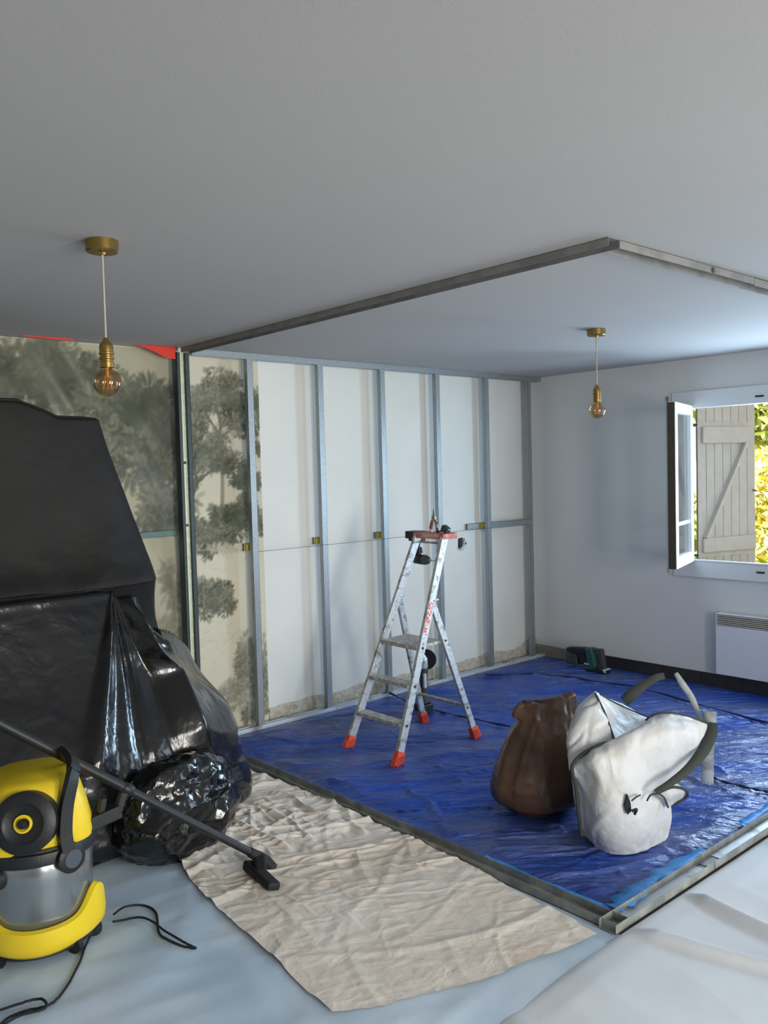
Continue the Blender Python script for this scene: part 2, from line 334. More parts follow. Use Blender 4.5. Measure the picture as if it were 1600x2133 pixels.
# back wall: bare board + the printed mural (colour painted per vertex on a fine grid)
MX1 = -2.905
struct('wall_back', MB().box((MX1, 0, .095), (.0, .2, H)).box((XL, .004, -.02), (MX1, .2, H)).box((MX1, .012, -.02), (0, .2, .095)), M['wallw'])
def mural():
    st = .0065; x0, x1, z0, z1 = -5.35, MX1, 0., H
    nx, nz = int((x1-x0)/st)+1, int((z1-z0)/st)+1
    X, Z = np.meshgrid(np.linspace(x0, x1, nx), np.linspace(z0, z1, nz)); P = np.stack([X, Z, X*0], -1)
    n = fbm(P*np.array([1.2, 1.2, 1]), 5)
    paper = np.array(lin((212, 204, 182)))[None, None]*(1+.05*n[..., None])
    dark = np.zeros_like(X)
    rg = np.random.default_rng(3)
    def dab(cx, cz, rx, rz, a, k, ang=0.):
        i0, i1 = int((cx-2*max(rx, rz)-x0)/st), int((cx+2*max(rx, rz)-x0)/st)+1; j0, j1 = int((cz-2*max(rx, rz)-z0)/st), int((cz+2*max(rx, rz)-z0)/st)+1
        i0, j0 = max(i0, 0), max(j0, 0); i1, j1 = min(i1, nx), min(j1, nz)
        if i0 >= i1 or j0 >= j1: return
        dx, dz = X[j0:j1, i0:i1]-cx, Z[j0:j1, i0:i1]-cz; c, s = math.cos(ang), math.sin(ang)
        u, v_ = (dx*c+dz*s)/rx, (-dx*s+dz*c)/rz; g = np.clip(1.25-(u*u+v_*v_), 0, 1)*a
        sl = dark[j0:j1, i0:i1]; sl += g*(k-sl)*(1 if True else 0)
    def crown(px, py, rpx, rpz, k, num, size=.022, a=.5):
        c = at(px, py, 1, 0); rx, rz = rpx/225., rpz/225.
        lobes = [(rg.normal()*.5, rg.normal()*.5, .3+.3*rg.random()) for _ in range(9)]
        for i in range(num):
            lx, lz, lr = lobes[rg.integers(9)]; th = rg.random()*2*PI; q = lr*math.sqrt(rg.random())
            ux, uz = lx*.75+q*math.cos(th), lz*.75+q*math.sin(th)
            if ux*ux+uz*uz > 1.3: continue
            tone = 1.55*k*(.62+.6*rg.random())*(1-.2*uz)
            dab(c[0]+ux*rx, c[2]+uz*rz, size*(.5+rg.random()), size*(.28+.3*rg.random()), a, min(tone, .95), th)
    def stroke(pts, w_, k):
        Q = [at(px, py, 1, 0) for px, py in pts]; C = catmull(Q, 60)
        for i, c in enumerate(C): dab(c[0], c[2], w_*(1-.5*i/60)/2+.003, w_*(1-.5*i/60)/2+.003, .6, k)
    strokes = []
    # hazy far masses behind, left of the post
    for a_ in [(60, 800, 95, 75, .55, 900), (150, 810, 70, 60, .5, 600), (20, 780, 40, 60, .5, 400), (230, 850, 60, 50, .42, 450), (100, 775, 30, 50, .55, 300), (300, 870, 55, 60, .55, 700),
               (330, 850, 50, 50, .62, 700), (350, 920, 45, 60, .58, 600), (330, 970, 60, 45, .45, 500), (345, 1060, 55, 35, .42, 450), (340, 1095, 50, 22, .45, 300), (230, 930, 50, 60, .35, 300), (355, 1250, 25, 60, .3, 150), (340, 1310, 30, 40, .22, 100)]:
        crown(*a_[:4], a_[4]*1.5, a_[5], .032, .6)
    # stand of pines right of the post
    for a_ in [(455, 820, 55, 34, .66, 1500), (420, 850, 35, 40, .58, 800), (490, 840, 42, 36, .7, 1000), (535, 850, 10, 40, .72, 300), (405, 880, 24, 28, .55, 450), (505, 880, 30, 22, .58, 500),
               (425, 935, 40, 42, .68, 1100), (455, 950, 30, 28, .62, 600), (405, 960, 22, 35, .66, 450), (475, 965, 26, 20, .62, 400), (500, 995, 34, 28, .78, 800), (537, 935, 6, 16, .66, 120), (538, 1000, 8, 18, .78, 160),
               (430, 1100, 34, 32, .7, 900), (475, 1085, 38, 34, .72, 1000), (505, 1060, 32, 32, .76, 900), (420, 1140, 24, 22, .7, 400), (455, 1120, 30, 22, .66, 500), (541, 1090, 8, 24, .72, 200),
               (448, 1245, 36, 32, .7, 1100), (425, 1235, 20, 22, .62, 400), (470, 1255, 22, 18, .62, 350)]:
        crown(*a_[:4], a_[4], a_[5], .017, .55)
    for a_ in [(515, 1430, 34, 50, .6, 1100), (522, 1360, 22, 34, .55, 500), (490, 1450, 40, 28, .5, 500), (545, 1400, 12, 80, .5, 400), (530, 1470, 30, 24, .5, 400), (470, 1140, 60, 12, .2, 120), (440, 1330, 60, 14, .1, 60)]:
        crown(*a_[:4], a_[4], a_[5], .020, .4)
    stroke([(463, 1065), (463, 985), (458, 930), (458, 880), (450, 850)], .034, .86)
    stroke([(458, 915), (485, 890), (505, 862), (515, 840)], .016, .84); stroke([(458, 905), (440, 880), (428, 862)], .016, .84); stroke([(459, 895), (470, 870), (482, 860)], .012, .88)
    stroke([(402, 1030), (412, 1005), (435, 985), (462, 975)], .022, .88); stroke([(405, 1020), (408, 990), (425, 960)], .014, .84)
    stroke([(520, 1090), (518, 1040), (512, 1000)], .018, .84)
    for i in range(46):      # wisps of dune grass
        px, py = rg.uniform(400, 545), rg.uniform(1130, 1480); c = at(px, py, 1, 0)
        dab(c[0], c[2], .05*rg.random()+.01, .005, .35, .35, rg.uniform(-.5, .9))
    dark *= .92+.16*fbm(P*9, 3); dark = np.clip(dark, 0, 1)
    tone = np.array(lin((42, 56, 32)))[None, None]
    wash = np.clip(.16+.5*fbm(P*.9+3, 3), 0, .12)*np.exp(-((Z-1.9)/.5)**2)
    colr = paper*(1-dark[..., None])+tone*dark[..., None]; colr *= (1-wash[..., None])
    mb = MB(); mb.grid(np.stack([X, X*0, Z], -1)); o = mb.build('wall_mural', M['mural'], origin=(x0, -.001, 0))
    o.name = 'trim_1'; o['kind'] = 'structure'; o['label'] = 'printed wallpaper of grey-green pines on the left of the back wall'
    o.location = (x0, -.001, 0)
    ca = o.data.color_attributes.new('paint', 'FLOAT_COLOR', 'POINT')
    buf = np.ones((nx*nz, 4), np.float32); buf[:, :3] = colr.reshape(-1, 3); ca.data.foreach_set('color', buf.ravel())
mural()
# stripped skirting zone along the back wall
def stripped():
    n = 220; X = np.linspace(MX1, -.005, n); top = .098+.018*vnoise(np.stack([X*9, X*0, X*0], -1))+.05*np.exp(-((X+.05)/.16)**2)+.03*np.exp(-((X+.55)/.12)**2)
    r = np.stack([np.stack([X, X*0-.004-.004*vnoise(np.stack([X*20, X*0+k, X*0], -1)), .004+(top-.004)*k/5], -1) for k in range(6)]); r[-1, :, 1] = 0
    struct('trim_2', MB().grid(r), M['plaster'], smooth=True)
stripped()
# tiled skirting on the window wall
bd = MB(); n = 0
y = -.62
while y > YB+.1:
    bd.box((-.012, y-.327, .0), (0, y, .098)); y -= .33
struct('baseboard_right', bd, M['tiled'], bevel=.0015)
bd = MB(); bd.box((-.012, -.30, 0), (0, -.015, .10)).box((-.012, -.617, 0), (0, -.303, .10))
struct('baseboard_right.001', bd, M['tileb'], bevel=.0015)

# ------------------------------------------------------------------ window
win = empty('window_1', (0, -2.2, WZ0), kind='structure'); win['label'] = 'open white window in the right wall, one casement swung into the room'
fr = MB()
fr.box((-.03, WY1-.1, WZ1-.03), (.06, WY0+.02, WZ1+.10)); fr.box((-.03, WY1-.1, WZ0-.10), (.06, WY0+.02, WZ0+.022))
fr.box((-.02, WY1-.1, WZ0), (.06, WY1+.04, WZ1)); fr.box((-.028, -1.522, WZ0), (.02, WY0+.02, WZ1))
fr.box((-.036, WY1, WZ0+.022), (.0, WY0-.02, WZ0+.036))
fr.build('window_frame', M['pvc'], win, bevel=.004)
MB().box((-.012, WY0+.02, WZ0-.10), (0, -1.355, WZ1+.10)).build('side_casing', M['wall'], win)
st = MB(); st.box((-.013, -1.358, WZ0-.05), (.0, -1.350, WZ1+.06)).box((-.017, -1.362, WZ1+.045), (0, -1.346, WZ1+.075)).box((-.017, -1.362, WZ0-.08), (0, -1.346, WZ0-.05))
st.build('stained_edge', M['stain'], win)
for z in (WZ1+.02, WZ0-.03): MB().box((-.036, -2.12, z-.006), (-.03, -2.06, z+.006)).build('latch_keep', M['blkp'], win)
# casement swung open into the room
A, B = Vector((-.03, -1.545, 0)), Vector((-.60, -1.722, 0)); dd = (B-A).normalized(); nn = Vector((dd.y, -dd.x, 0)); W_ = (B-A).length
if nn.y > 0: nn = -nn
def loc(s, t, z): return A+dd*s+nn*t+Vector((0, 0, z))
def lbox(mb, s0, s1, t0, t1, z0, z1):
    mb.add([loc(s, t, z) for z in (z0, z1) for s, t in ((s0, t0), (s1, t0), (s1, t1), (s0, t1))], [(0, 3, 2, 1), (4, 5, 6, 7), (0, 1, 5, 4), (1, 2, 6, 5), (2, 3, 7, 6), (3, 0, 4, 7)]); return mb
za, zb = WZ0+.02, WZ1-.01
sa = MB(); lbox(sa, 0, .075, -.028, .028, za, zb); lbox(sa, W_-.085, W_-.012, -.028, .028, za, zb); lbox(sa, .07, W_-.08, -.028, .028, za, za+.08); lbox(sa, .07, W_-.08, -.028, .028, zb-.075, zb)
sash = sa.build('casement_sash', M['pvc'], win, bevel=.004)
lbox(MB(), W_-.012, W_+.004, -.026, .026, za+.004, zb-.004).build('sash_edge', M['gasket'], sash)
lbox(MB(), .07, W_-.08, -.004, .004, za+.08, zb-.075).build('pane', M['glass'], sash)
lbox(MB(), .07, W_-.08, -.010, .010, za+.30, za+.325).build('glazing_bar', M['pvc'], sash)

# ------------------------------------------------------------------ outside
struct('ground', MB().box((.23, -14, -.5), (26, 14, -.35)), M['lawn'])
sh = empty('window_shutter', (.30, -1.47, .72), 'taupe plank shutter with a diagonal brace, open outside the window', 'shutter')
SA, SB = Vector((.27, -1.440, 0)), Vector((.86, -1.625, 0)); sd = (SB-SA).normalized(); sn = Vector((sd.y, -sd.x, 0)); SW = (SB-SA).length
def sl(s, t, z): return SA+sd*s+sn*t+Vector((0, 0, z))
def sbox(mb, s0, s1, t0, t1, z0, z1):
    mb.add([sl(s, t, z) for z in (z0, z1) for s, t in ((s0, t0), (s1, t0), (s1, t1), (s0, t1))], [(0, 3, 2, 1), (4, 5, 6, 7), (0, 1, 5, 4), (1, 2, 6, 5), (2, 3, 7, 6), (3, 0, 4, 7)]); return mb
pk = MB(); npk = 7
for i in range(npk): sbox(pk, SW*i/npk+.002, SW*(i+1)/npk-.002, -.012, .012, .72, 2.30)
pk.build('plank_panel', M['taupe'], sh, bevel=.003)
sbox(MB(), .0, SW, -.008, .006, .722, 2.298).build('plank_groove_backing', M['taupeg'], sh)
b1 = sbox(MB(), .035, SW-.075, .012, .038, 1.86, 1.99).build('batten', M['taupe'], sh, bevel=.003)
b2 = sbox(MB(), .035, SW-.02, .012, .038, .985, 1.10).build('batten', M['taupe'], sh, bevel=.003)
MB().beam(sl(.055, .026, 1.10), sl(SW-.125, .026, 1.86), .028, .062, up=tuple(sn)).build('diagonal_brace', M['taupe'], sh, bevel=.002)
for z in (2.005, .965):
    hs = MB(); sbox(hs, -.01, SW-.05, .012, .018, z-.02, z+.02)
    st_ = hs.build('strap_hinge', M['taupe'], sh)
    MB().tube([(.235, -1.42, z), tuple(sl(-.005, .015, z))], .012).build('hinge_pin', M['dgrey'], st_)
MB().tube([tuple(sl(SW-.03, .012, 1.47)), tuple(sl(SW-.03, .035, 1.465)), tuple(sl(SW-.01, .04, 1.46))], .006).build('latch_hook', M['dgrey'], sh)
struct('wall_garden', MB().box((10.4, -1.3, -.4), (10.6, 5.2, 1.75)), M['facade'])
def shrub(name, c, R, n, m, label, cat, size=.13, trunk=True):
    e = empty(name, (c[0], c[1], -.35), label, cat)
    lf = MB(); rg = np.random.default_rng(int(c[1]*100)+999)
    for i in range(n):
        d = rg.normal(size=3); d /= np.linalg.norm(d); q = .45+.6*rg.random()**.5; p = np.array(c)+d*np.array(R)*q
        if p[2] < -.33: continue
        a = Vector(rg.normal(size=3)).normalized(); b_ = a.cross(Vector(rg.normal(size=3))).normalized(); s_ = size*(.5+rg.random()); P0 = Vector(p)
        lf.add([P0-a*s_, P0+b_*s_*.35+a*.1*s_, P0+a*s_, P0-b_*s_*.35+a*.1*s_], [(0, 1, 2, 3)])
    lf.build('foliage', m, e)
    MB().tube([(c[0], c[1], -.4), (c[0]+.05, c[1]+.05, c[2]*.6), (c[0], c[1], c[2]+R[2]*.3)], [.09, .07, .03]).build('trunk', M['bark'], e, smooth=True)
shrub('garden_tree', (8.4, 1.0, 3.4), (1.3, 2.4, 1.5), 15000, M['leaf2'], 'sunlit yellow-green tree crown outside, behind the top of the shutter', 'tree')
shrub('garden_shrub', (5.6, -.3, .75), (1.0, 1.3, 1.3), 9000, M['leaf'], 'bright sunlit yellow-green shrub seen outside to the right of the shutter', 'shrub', .09)
shrub('garden_shrub', (3.0, .35, .35), (.5, .42, 1.1), 2600, M['leaf2'], 'leafy shrub seen in the narrow gap between casement and shutter', 'shrub', .08)

# ================================================================== METAL FRAMING
YS = -.11                                  # front face of the studs
sx = [-3.04, -2.46, -1.881, -1.301, -.721, -.165]
def c_stud(x, z0, z1, w_=.046, d=.034, lip=.008, t=.0012):
    m_ = MB(); y0 = YS; y1 = YS+d
    m_.box((x-w_/2, y0, z0), (x-w_/2+t, y1, z1)).box((x+w_/2-t, y0, z0), (x+w_/2, y1, z1)).box((x-w_/2, y0, z0), (x+w_/2, y0+t, z1))
    m_.box((x-w_/2, y1-t, z0), (x-w_/2+lip, y1, z1)).box((x+w_/2-lip, y1-t, z0), (x+w_/2, y1, z1))
    return m_
lab = ['leftmost galvanised wall stud, on the pine wallpaper', 'second galvanised wall stud from the wallpaper', 'third galvanised wall stud, left of the stepladder',
       'galvanised wall stud rising behind the stepladder top', 'galvanised wall stud just left of the short horizontal rail', 'galvanised stud standing in the far room corner']
for i, x in enumerate(sx):
    m_ = c_stud(x, .012, 2.478)
    for zz in (.25, 1.1, 1.9): m_.lathe([(.004, 0), (.004, .002)], (x, YS-.002, zz), 10, (0, 1, 0))
    o = m_.build('metal_stud', M['galv']); tag(o, lab[i], 'stud', 'wall studs')
def utrack(a, b, w_=.07, h=.03, down=True, t=.0015):    # U channel between two points at the web
    a, b = Vector(a), Vector(b); d = (b-a).normalized(); s_ = d.cross(Vector((0, 0, 1))).normalized(); sg = -1 if down else 1; m_ = MB()
    m_.beam(a+Vector((0, 0, sg*t/2)), b+Vector((0, 0, sg*t/2)), w_, t)
    for k in (-1, 1): m_.beam(a+s_*k*(w_/2-t/2)+Vector((0, 0, sg*h/2)), b+s_*k*(w_/2-t/2)+Vector((0, 0, sg*h/2)), t, h)
    return m_
PX, PY = -3.50, -3.155
tr = MB(); tr.box((-3.46, YS-.002, 2.46), (-.0, YS+.0, H)).box((-3.46, YS, H-.002), (0, YS+.038, H)).box((-3.46, YS+.036, 2.46), (0, YS+.038, H))
tag(tr.build('wall_top_track', M['galv']), 'thin metal track under the ceiling holding the tops of the wall studs', 'metal track')
tr = MB(); tr.box((-3.46, YS-.004, .001), (0, YS-.002, .03)).box((-3.46, YS-.003, .001), (0, YS+.037, .003)).box((-3.46, YS+.036, .001), (0, YS+.038, .03))
tag(tr.build('wall_bottom_track', M['trackin']), 'pale floor track along the foot of the wall studs', 'metal track')
o = utrack((PX, YS, H), (PX, PY-.035, H)).build('ceiling_track', M['galvtop']); tag(o, 'long ceiling track running from the post by the wallpaper to the ceiling corner', 'metal track', 'ceiling tracks')
m_ = utrack((PX+.037, PY, H), (-2.42, PY, H)); 
o = m_.build('ceiling_track', M['galvtop']); tag(o, 'ceiling track piece right of the ceiling corner, above the bags', 'metal track', 'ceiling tracks')
screw = MB().lathe([(.012, 0), (.012, .002)], (-2.8, PY-.036, H-.018), 10, (0, -1, 0)); screw.build('screw', M['dgrey'], o)
o = utrack((-2.44, PY, H-.002), (-.0, PY, H-.002), w_=.073, h=.033).build('ceiling_track', M['galvtop']); tag(o, 'ceiling track piece running out of the picture on the right', 'metal track', 'ceiling tracks')
# floor tracks (lying over the sheets)
o = utrack((PX, -.12, .006), (PX, PY-.035, .006), h=.034, down=False).build('floor_track', M['dusty']); tag(o, 'long dusty floor track between blue tarpaulin and beige sheet', 'metal track', 'floor tracks')
for x0, x1, lb in ((PX-.05, -2.80, 'short floor track piece right of the near floor corner'), (-2.83, -1.2, 'floor track piece along the right edge of the blue tarpaulin')):
    k = .0 if x0 < -3 else .003
    o = utrack((x0, PY-k*0, .008+k), (x1, PY, .008+k), w_=.072+2*k, h=.034, down=False).build('floor_track', M['dusty']); tag(o, lb, 'metal track', 'floor tracks')
    MB().box((x0+.1, PY-.034, .0100+k), (x1-.06, PY+.034, .0125+k)).build('channel_highlight', M['trackin'], o)  # pale plate carries the channel's white highlights in its colour
# corner post by the wallpaper
post = empty('partition_post', (-3.527, YS, 0), 'dark metal post with a bright notched inner strip, at the wallpaper', 'metal post')
pm = MB(); z0, z1 = .012, 2.47
pm.box((-3.569, YS-.005, z0), (-3.5475, YS-.003, z1)).box((-3.569, YS-.005, z0), (-3.567, YS+.06, z1)).box((-3.5495, YS-.005, z0), (-3.5475, YS+.045, z1))
pm.build('left_flange', M['post'], post)
pm = MB(); pm.box((-3.515, YS-.008, z0), (-3.486, YS-.006, z1)).box((-3.488, YS-.008, z0), (-3.486, YS+.06, z1)).box((-3.515, YS-.008, z0), (-3.513, YS+.045, z1))
pm.build('right_flange', M['post'], post)
prof_ = []
z = z0
while z < z1-.05:
    prof_ += [(z, .012), (z+.094, .012), (z+.0945, .007), (z+.0995, .007)]; z += .1
MB().grid(np.array([[(-3.547, YS+y_, z_) for z_, y_ in prof_], [(-3.515, YS+y_, z_) for z_, y_ in prof_]])).build('notched_strip', M['postin'], post)
for z in (1.79, 1.40): MB().lathe([(.009, 0), (.009, .004)], (-3.531, YS+.006, z), 14, (0, 1, 0)).build('bolt', M['dgrey'], post)
# brackets with clips, rails and the level line at 1.22 m
for i, (x, wl, lb) in enumerate(((-3.04, .085, 'short wall bracket with yellow clip, on the pine wallpaper'), (-2.46, .085, 'wall bracket with yellow clip at the second stud from the wallpaper'),
                        (-1.881, .085, 'wall bracket with yellow clip just left of the stepladder'), (-.721, .23, 'longest wall bracket with yellow clip, right of the stepladder'))):
    e = empty('stud_bracket', (x, -.02, 1.222), lb, 'bracket', 'brackets tying the studs to the wall')
    o = x+.045
    MB().box((o-wl, -.030, 1.198), (o, -.028, 1.246)).box((o-wl, -.030, 1.244), (o, -.001, 1.246)).box((o-wl, -.030, 1.198), (o, -.001, 1.200)).build('furring_piece', M['cliptip'], e)
    cp = MB().box((x-.012, YS+.03, 1.204), (x+.014, -.030, 1.240)).box((x-.03, -.046, 1.200), (x+.032, -.030, 1.244)).box((x-.02, YS+.02, 1.212), (x+.02, YS+.05, 1.232))
    cp.build('clip', M['clip'], e, bevel=.003)
tag(MB().box((-.70, YS-.004, 1.200), (-.17, YS-.002, 1.250)).box((-.70, YS-.004, 1.248), (-.17, YS+.01, 1.25)).box((-.70, YS-.004, 1.2), (-.17, YS+.01, 1.202)).build('cross_rail', M['galv']), 'short grey cross rail between the two studs nearest the far corner', 'metal rail')
tag(MB().box((-4.7, -.046, 1.335), (-3.58, -.044, 1.372)).box((-4.7, -.046, 1.37), (-3.58, -.008, 1.372)).box((-4.7, -.046, 1.335), (-3.58, -.008, 1.337)).build('cross_rail', M['tealr']), 'teal-grey cross rail behind the dust sheet left of the dark post', 'metal rail')
tag(MB().tube([(-3.02, YS-.004, 1.193), (-2.2, YS-.0045, 1.196), (-1.3, YS-.004, 1.201), (-.70, YS-.006, 1.205)], .0014, 5).build('level_line', M['dgrey']), 'thin level line stretched across the studs behind the stepladder', 'string')
# electrical box dangling from the wall
e = empty('outlet_box', (-.97, -.004, 1.04), 'small black outlet hole with a loose white cover on the board wall', 'socket')
MB().prism([(-.99, -.012, 1.13), (-.945, -.012, 1.135), (-.965, -.012, 1.06), (-.995, -.012, 1.05)], (0, .011, 0)).build('black_recess', M['blkp'], e)
pl_ = MB().prism([(-.995, -.03, 1.045), (-.955, -.03, 1.03), (-.91, -.02, 1.10), (-.93, -.02, 1.13), (-.962, -.03, 1.065)], (0, .012, 0)).build('cover_plate', M['lgrey'], e)
MB().lathe([(.008, 0), (.008, .003)], (-.93, -.028, 1.085), 12, (0, -1, 0)).build('terminal', M['dgrey'], pl_)
# red film strip pinched under the ceiling
def film3(name, pts, m, th=.003):
    return MB().prism(pts, (0, th, 0)).build(name, m)
tag(film3('red_film', [(-3.84, -.12, 2.497), (-3.72, -.12, 2.497), (-3.60, -.12, 2.497), (-3.58, -.12, 2.495), (-3.58, -.12, 2.425), (-3.65, -.12, 2.43), (-3.72, -.12, 2.462)], M['red']), 'red triangle of film under the ceiling beside the dark post', 'film', 'red film scraps')
tag(film3('red_film', [(-4.50, -.11, 2.499), (-4.22, -.11, 2.499), (-4.2, -.11, 2.490), (-4.28, -.11, 2.486), (-4.47, -.11, 2.492)], M['red']), 'thin red strip of film along the ceiling left of the pendant lamp', 'film', 'red film scraps')
# translucent dust sheet on the wallpaper left of the post
Xg, Zg = np.meshgrid(np.linspace(-5.35, -3.57, 120), np.linspace(.03, 2.485, 140)); Pn = np.stack([Xg, Zg, Xg*0], -1)
d_ = .016*ridged(np.stack([(Xg*.9+Zg*.5)*2.6, (Zg-Xg*.5)*.8, Xg*0], -1), 3)
tag(MB().grid(np.stack([Xg, -.075+d_, Zg], -1)).build('dust_sheet', M['film'], smooth=True, angle=180), 'translucent plastic dust sheet hanging over the wallpaper left of the dark post', 'plastic sheet')

# ------------------------------------------------------------------ convector
hv = empty('convector_heater', (-.05, -2.4, .12), 'white wall-mounted electric convector under the window', 'heater')
MB().box((-.085, -3.0, .12), (-.012, -1.772, .488)).box((-.085, -1.778, .488), (-.012, -1.772, .575)).box((-.085, -3.0, .57), (-.012, -1.772, .578)).box((-.085, -3.0, .488), (-.07, -2.995, .57)).box((-.03, -3, .488), (-.012, -1.772, .57)).build('casing', M['heat'], hv, bevel=.003)
g_ = MB()
for k in range(6): g_.box((-.086, -2.99, .492+k*.0135), (-.060, -1.782, .499+k*.0135))
g_.build('louvre_grille', mat('louvre_enamel', (196, 190, 178), .45), hv)
MB().box((-.058, -2.99, .49), (-.035, -1.78, .57)).build('heating_chamber', M['grille'], hv)
MB().box((-.02, -2.9, .2), (.0, -1.9, .5)).build('wall_mount', M['dgrey'], hv)

# ------------------------------------------------------------------ pendant lamps
def lamp():
    e = empty('pendant_lamp', (0, 0, H), 'x', 'lamp', 'brass pendant lamps')
    MB().lathe([(.001, 0), (.054, -.001), (.054, -.034), (.050, -.038), (.012, -.039), (.009, -.046), (.001, -.047)], (0, 0, H), 48).build('canopy', M['brass'], e, smooth=True)
    MB().tube([(0, 0, H-.04), (0, 0, H-.2), (.0, 0, 2.165)], .0035, 10).build('cord', M['cord'], e, smooth=True)
    s_ = MB().lathe([(.001, .10), (.008, .099), (.012, .088), (.021, .078), (.023, .07), (.023, .052), (.0255, .050), (.0255, .044), (.022, .042), (.022, .036), (.0255, .034), (.0255, .028), (.022, .026), (.022, .020), (.0245, .018), (.0245, .0), (.02, -.002)], (0, 0, 2.078), 40).build('socket', M['brass'], e, smooth=True)
    pr = [(.014, .004), (.016, -.006)]+[(.0475*math.sin(a), -.050-.0475*math.cos(a)+0) for a in np.linspace(PI-.42, .02, 22)]
    pr = [(r_, z_) for r_, z_ in pr]
    b_ = MB().lathe(pr, (0, 0, 2.078), 40).build('bulb', M['bulb'], e, smooth=True)
    f_ = MB()
    for k in range(6):
        a = PI*k/3; f_.tube([(.008*math.cos(a), .008*math.sin(a), 2.052), (.016*math.cos(a+.3), .016*math.sin(a+.3), 2.005)], .0009, 5)
    f_.tube([(0, 0, 2.078), (0, 0, 2.045)], .005, 8); f_.build('filament', M['fila'], b_)
    return e
l1 = lamp(); l1.location = (-4.911, -2.135, H); l1['label'] = 'brass pendant lamp with bare amber bulb hanging before the pine wallpaper'
dup(l1, (-1.847, -1.971, H), .6, 'brass pendant lamp with bare amber bulb hanging left of the window')

# ================================================================== FLOOR SHEETS
def soft(o): return o
def sheet(name, V, m, label, cat='sheet', solid=0., ang=180):
    return tag(MB().grid(V).build(name, m, smooth=True, angle=ang, solid=solid), label, cat)
# pale blue protective cover, left / near
Xg, Yg = np.meshgrid(np.linspace(XL+.05, -3.53, 230), np.linspace(-3.27, -.06, 170)); Pn = np.stack([Xg, Yg, Xg*0], -1)
z = .003+(.010*folds(Pn, 7, .9, .09, 4, .3)+.007*(1+ridged(np.stack([Xg*.5+Yg*1.5, Yg*.35-Xg*.6, Xg*0], -1)*2.1, 3))+.004*(1+creases(Pn*1.6, 3, 5)))*np.clip((-3.9-Xg)*2, 0, 1)+.002*(1+fbm(Pn*5))
z = np.where(Xg > -3.62, .002, z)
sheet('floor_cover', np.stack([Xg, Yg, z], -1), M['fleece'], 'pale blue floor cover under the vacuum cleaner and the beige sheet')
FCX, FCY, FCZ = Xg[0].copy(), Yg[:, 0].copy(), z.copy()
def cover_z(x, y):
    i = int(np.clip(np.searchsorted(FCX, x), 1, len(FCX)-1)); j = int(np.clip(np.searchsorted(FCY, y), 1, len(FCY)-1)); return float(FCZ[j-1:j+1, i-1:i+1].max())
# white cover, right / near with two folded ridges
Xg, Yg = np.meshgrid(np.linspace(-5.6, -.05, 420), np.linspace(-6.2, -3.20, 200)); Pn = np.stack([Xg, Yg, Xg*0], -1)
wob = .05*fbm(Pn*.9, 2); fade = np.clip((-3.20-Yg)*9, 0, 1)
rid = lambda x0, sl_, wd, h: h*np.exp(-((Xg+wob-(x0+sl_*(Yg+3.2)))/wd)**2)
z = .006+.003*(1+fbm(Pn*3))+fade*(rid(-3.08, .30, .026, .036)+rid(-3.47, -.12, .03, .03)+rid(-2.4, .3, .03, .02)+rid(-4.2, .2, .04, .014)+.006*(1+ridged(np.stack([Xg*2.2-Yg*.8, Yg*.6, Xg*0], -1), 2)))
near = np.clip((-3.20-Yg)/.02, 0, 1)
z = z*(.35+.65*near)
sheet('floor_cover', np.stack([Xg-.12*(Yg+3.2), Yg-.03*np.clip(-3.7-Xg, 0, 1), z+.002], -1), M['fleecew'], 'white floor cover with folded ridges along the right-hand floor track')
# blue tarpaulin
Xg, Yg = np.meshgrid(np.linspace(-3.455, -.02, 460), np.linspace(-3.10, -.125, 420)); Pn = np.stack([Xg*.8, Yg*1.5, Xg*0], -1)
edge = np.clip(np.minimum.reduce([Xg+3.455, -.02-Xg, Yg+3.10, -.125-Yg])*8, 0, 1)
pa_, pd_ = Xg*.75-Yg*.66, Xg*.66+Yg*.75
z = .004+edge*(.014*(1+creases(np.stack([pa_*2.2, pd_*6.5, Xg*0], -1), 6, 4))+.018*(1+ridged(np.stack([pa_*1.6, pd_*6.0, Xg*0], -1), 3))*(.55+.45*vnoise(np.stack([pa_*1.1, pd_*1.3, Xg*0+7], -1)))+.016*folds(np.stack([pa_*1.2, pd_*3.2, Xg*0], -1), 8, 1.8, .10, 6, .25)+.004*(1+fbm(Pn*1.2, 3)))
z = np.maximum(z-.018, .003)
for (xa, ya, xb, yb) in ((-1.95, -.35, -.7, -3.1), (-.9, -.2, .2, -2.6), (-3.3, -1.1, -1.2, -2.0), (-2.5, -.2, -1.4, -1.4)):   # storage creases
    L_ = math.hypot(xb-xa, yb-ya); t_ = ((Xg-xa)*(xb-xa)+(Yg-ya)*(yb-ya))/L_**2; dist = np.abs((Xg-xa)*(yb-ya)-(Yg-ya)*(xb-xa))/L_+.02*vnoise(Pn*2)
    z = z+edge*.012*np.exp(-(dist/.02)**2)*np.clip(np.minimum(t_, 1-t_)*8, 0, 1)
tz = z
tarp = sheet('blue_tarpaulin', np.stack([Xg, Yg, z], -1), M['tarp'], 'crumpled blue tarpaulin spread under the stepladder and the two bags', 'tarpaulin')
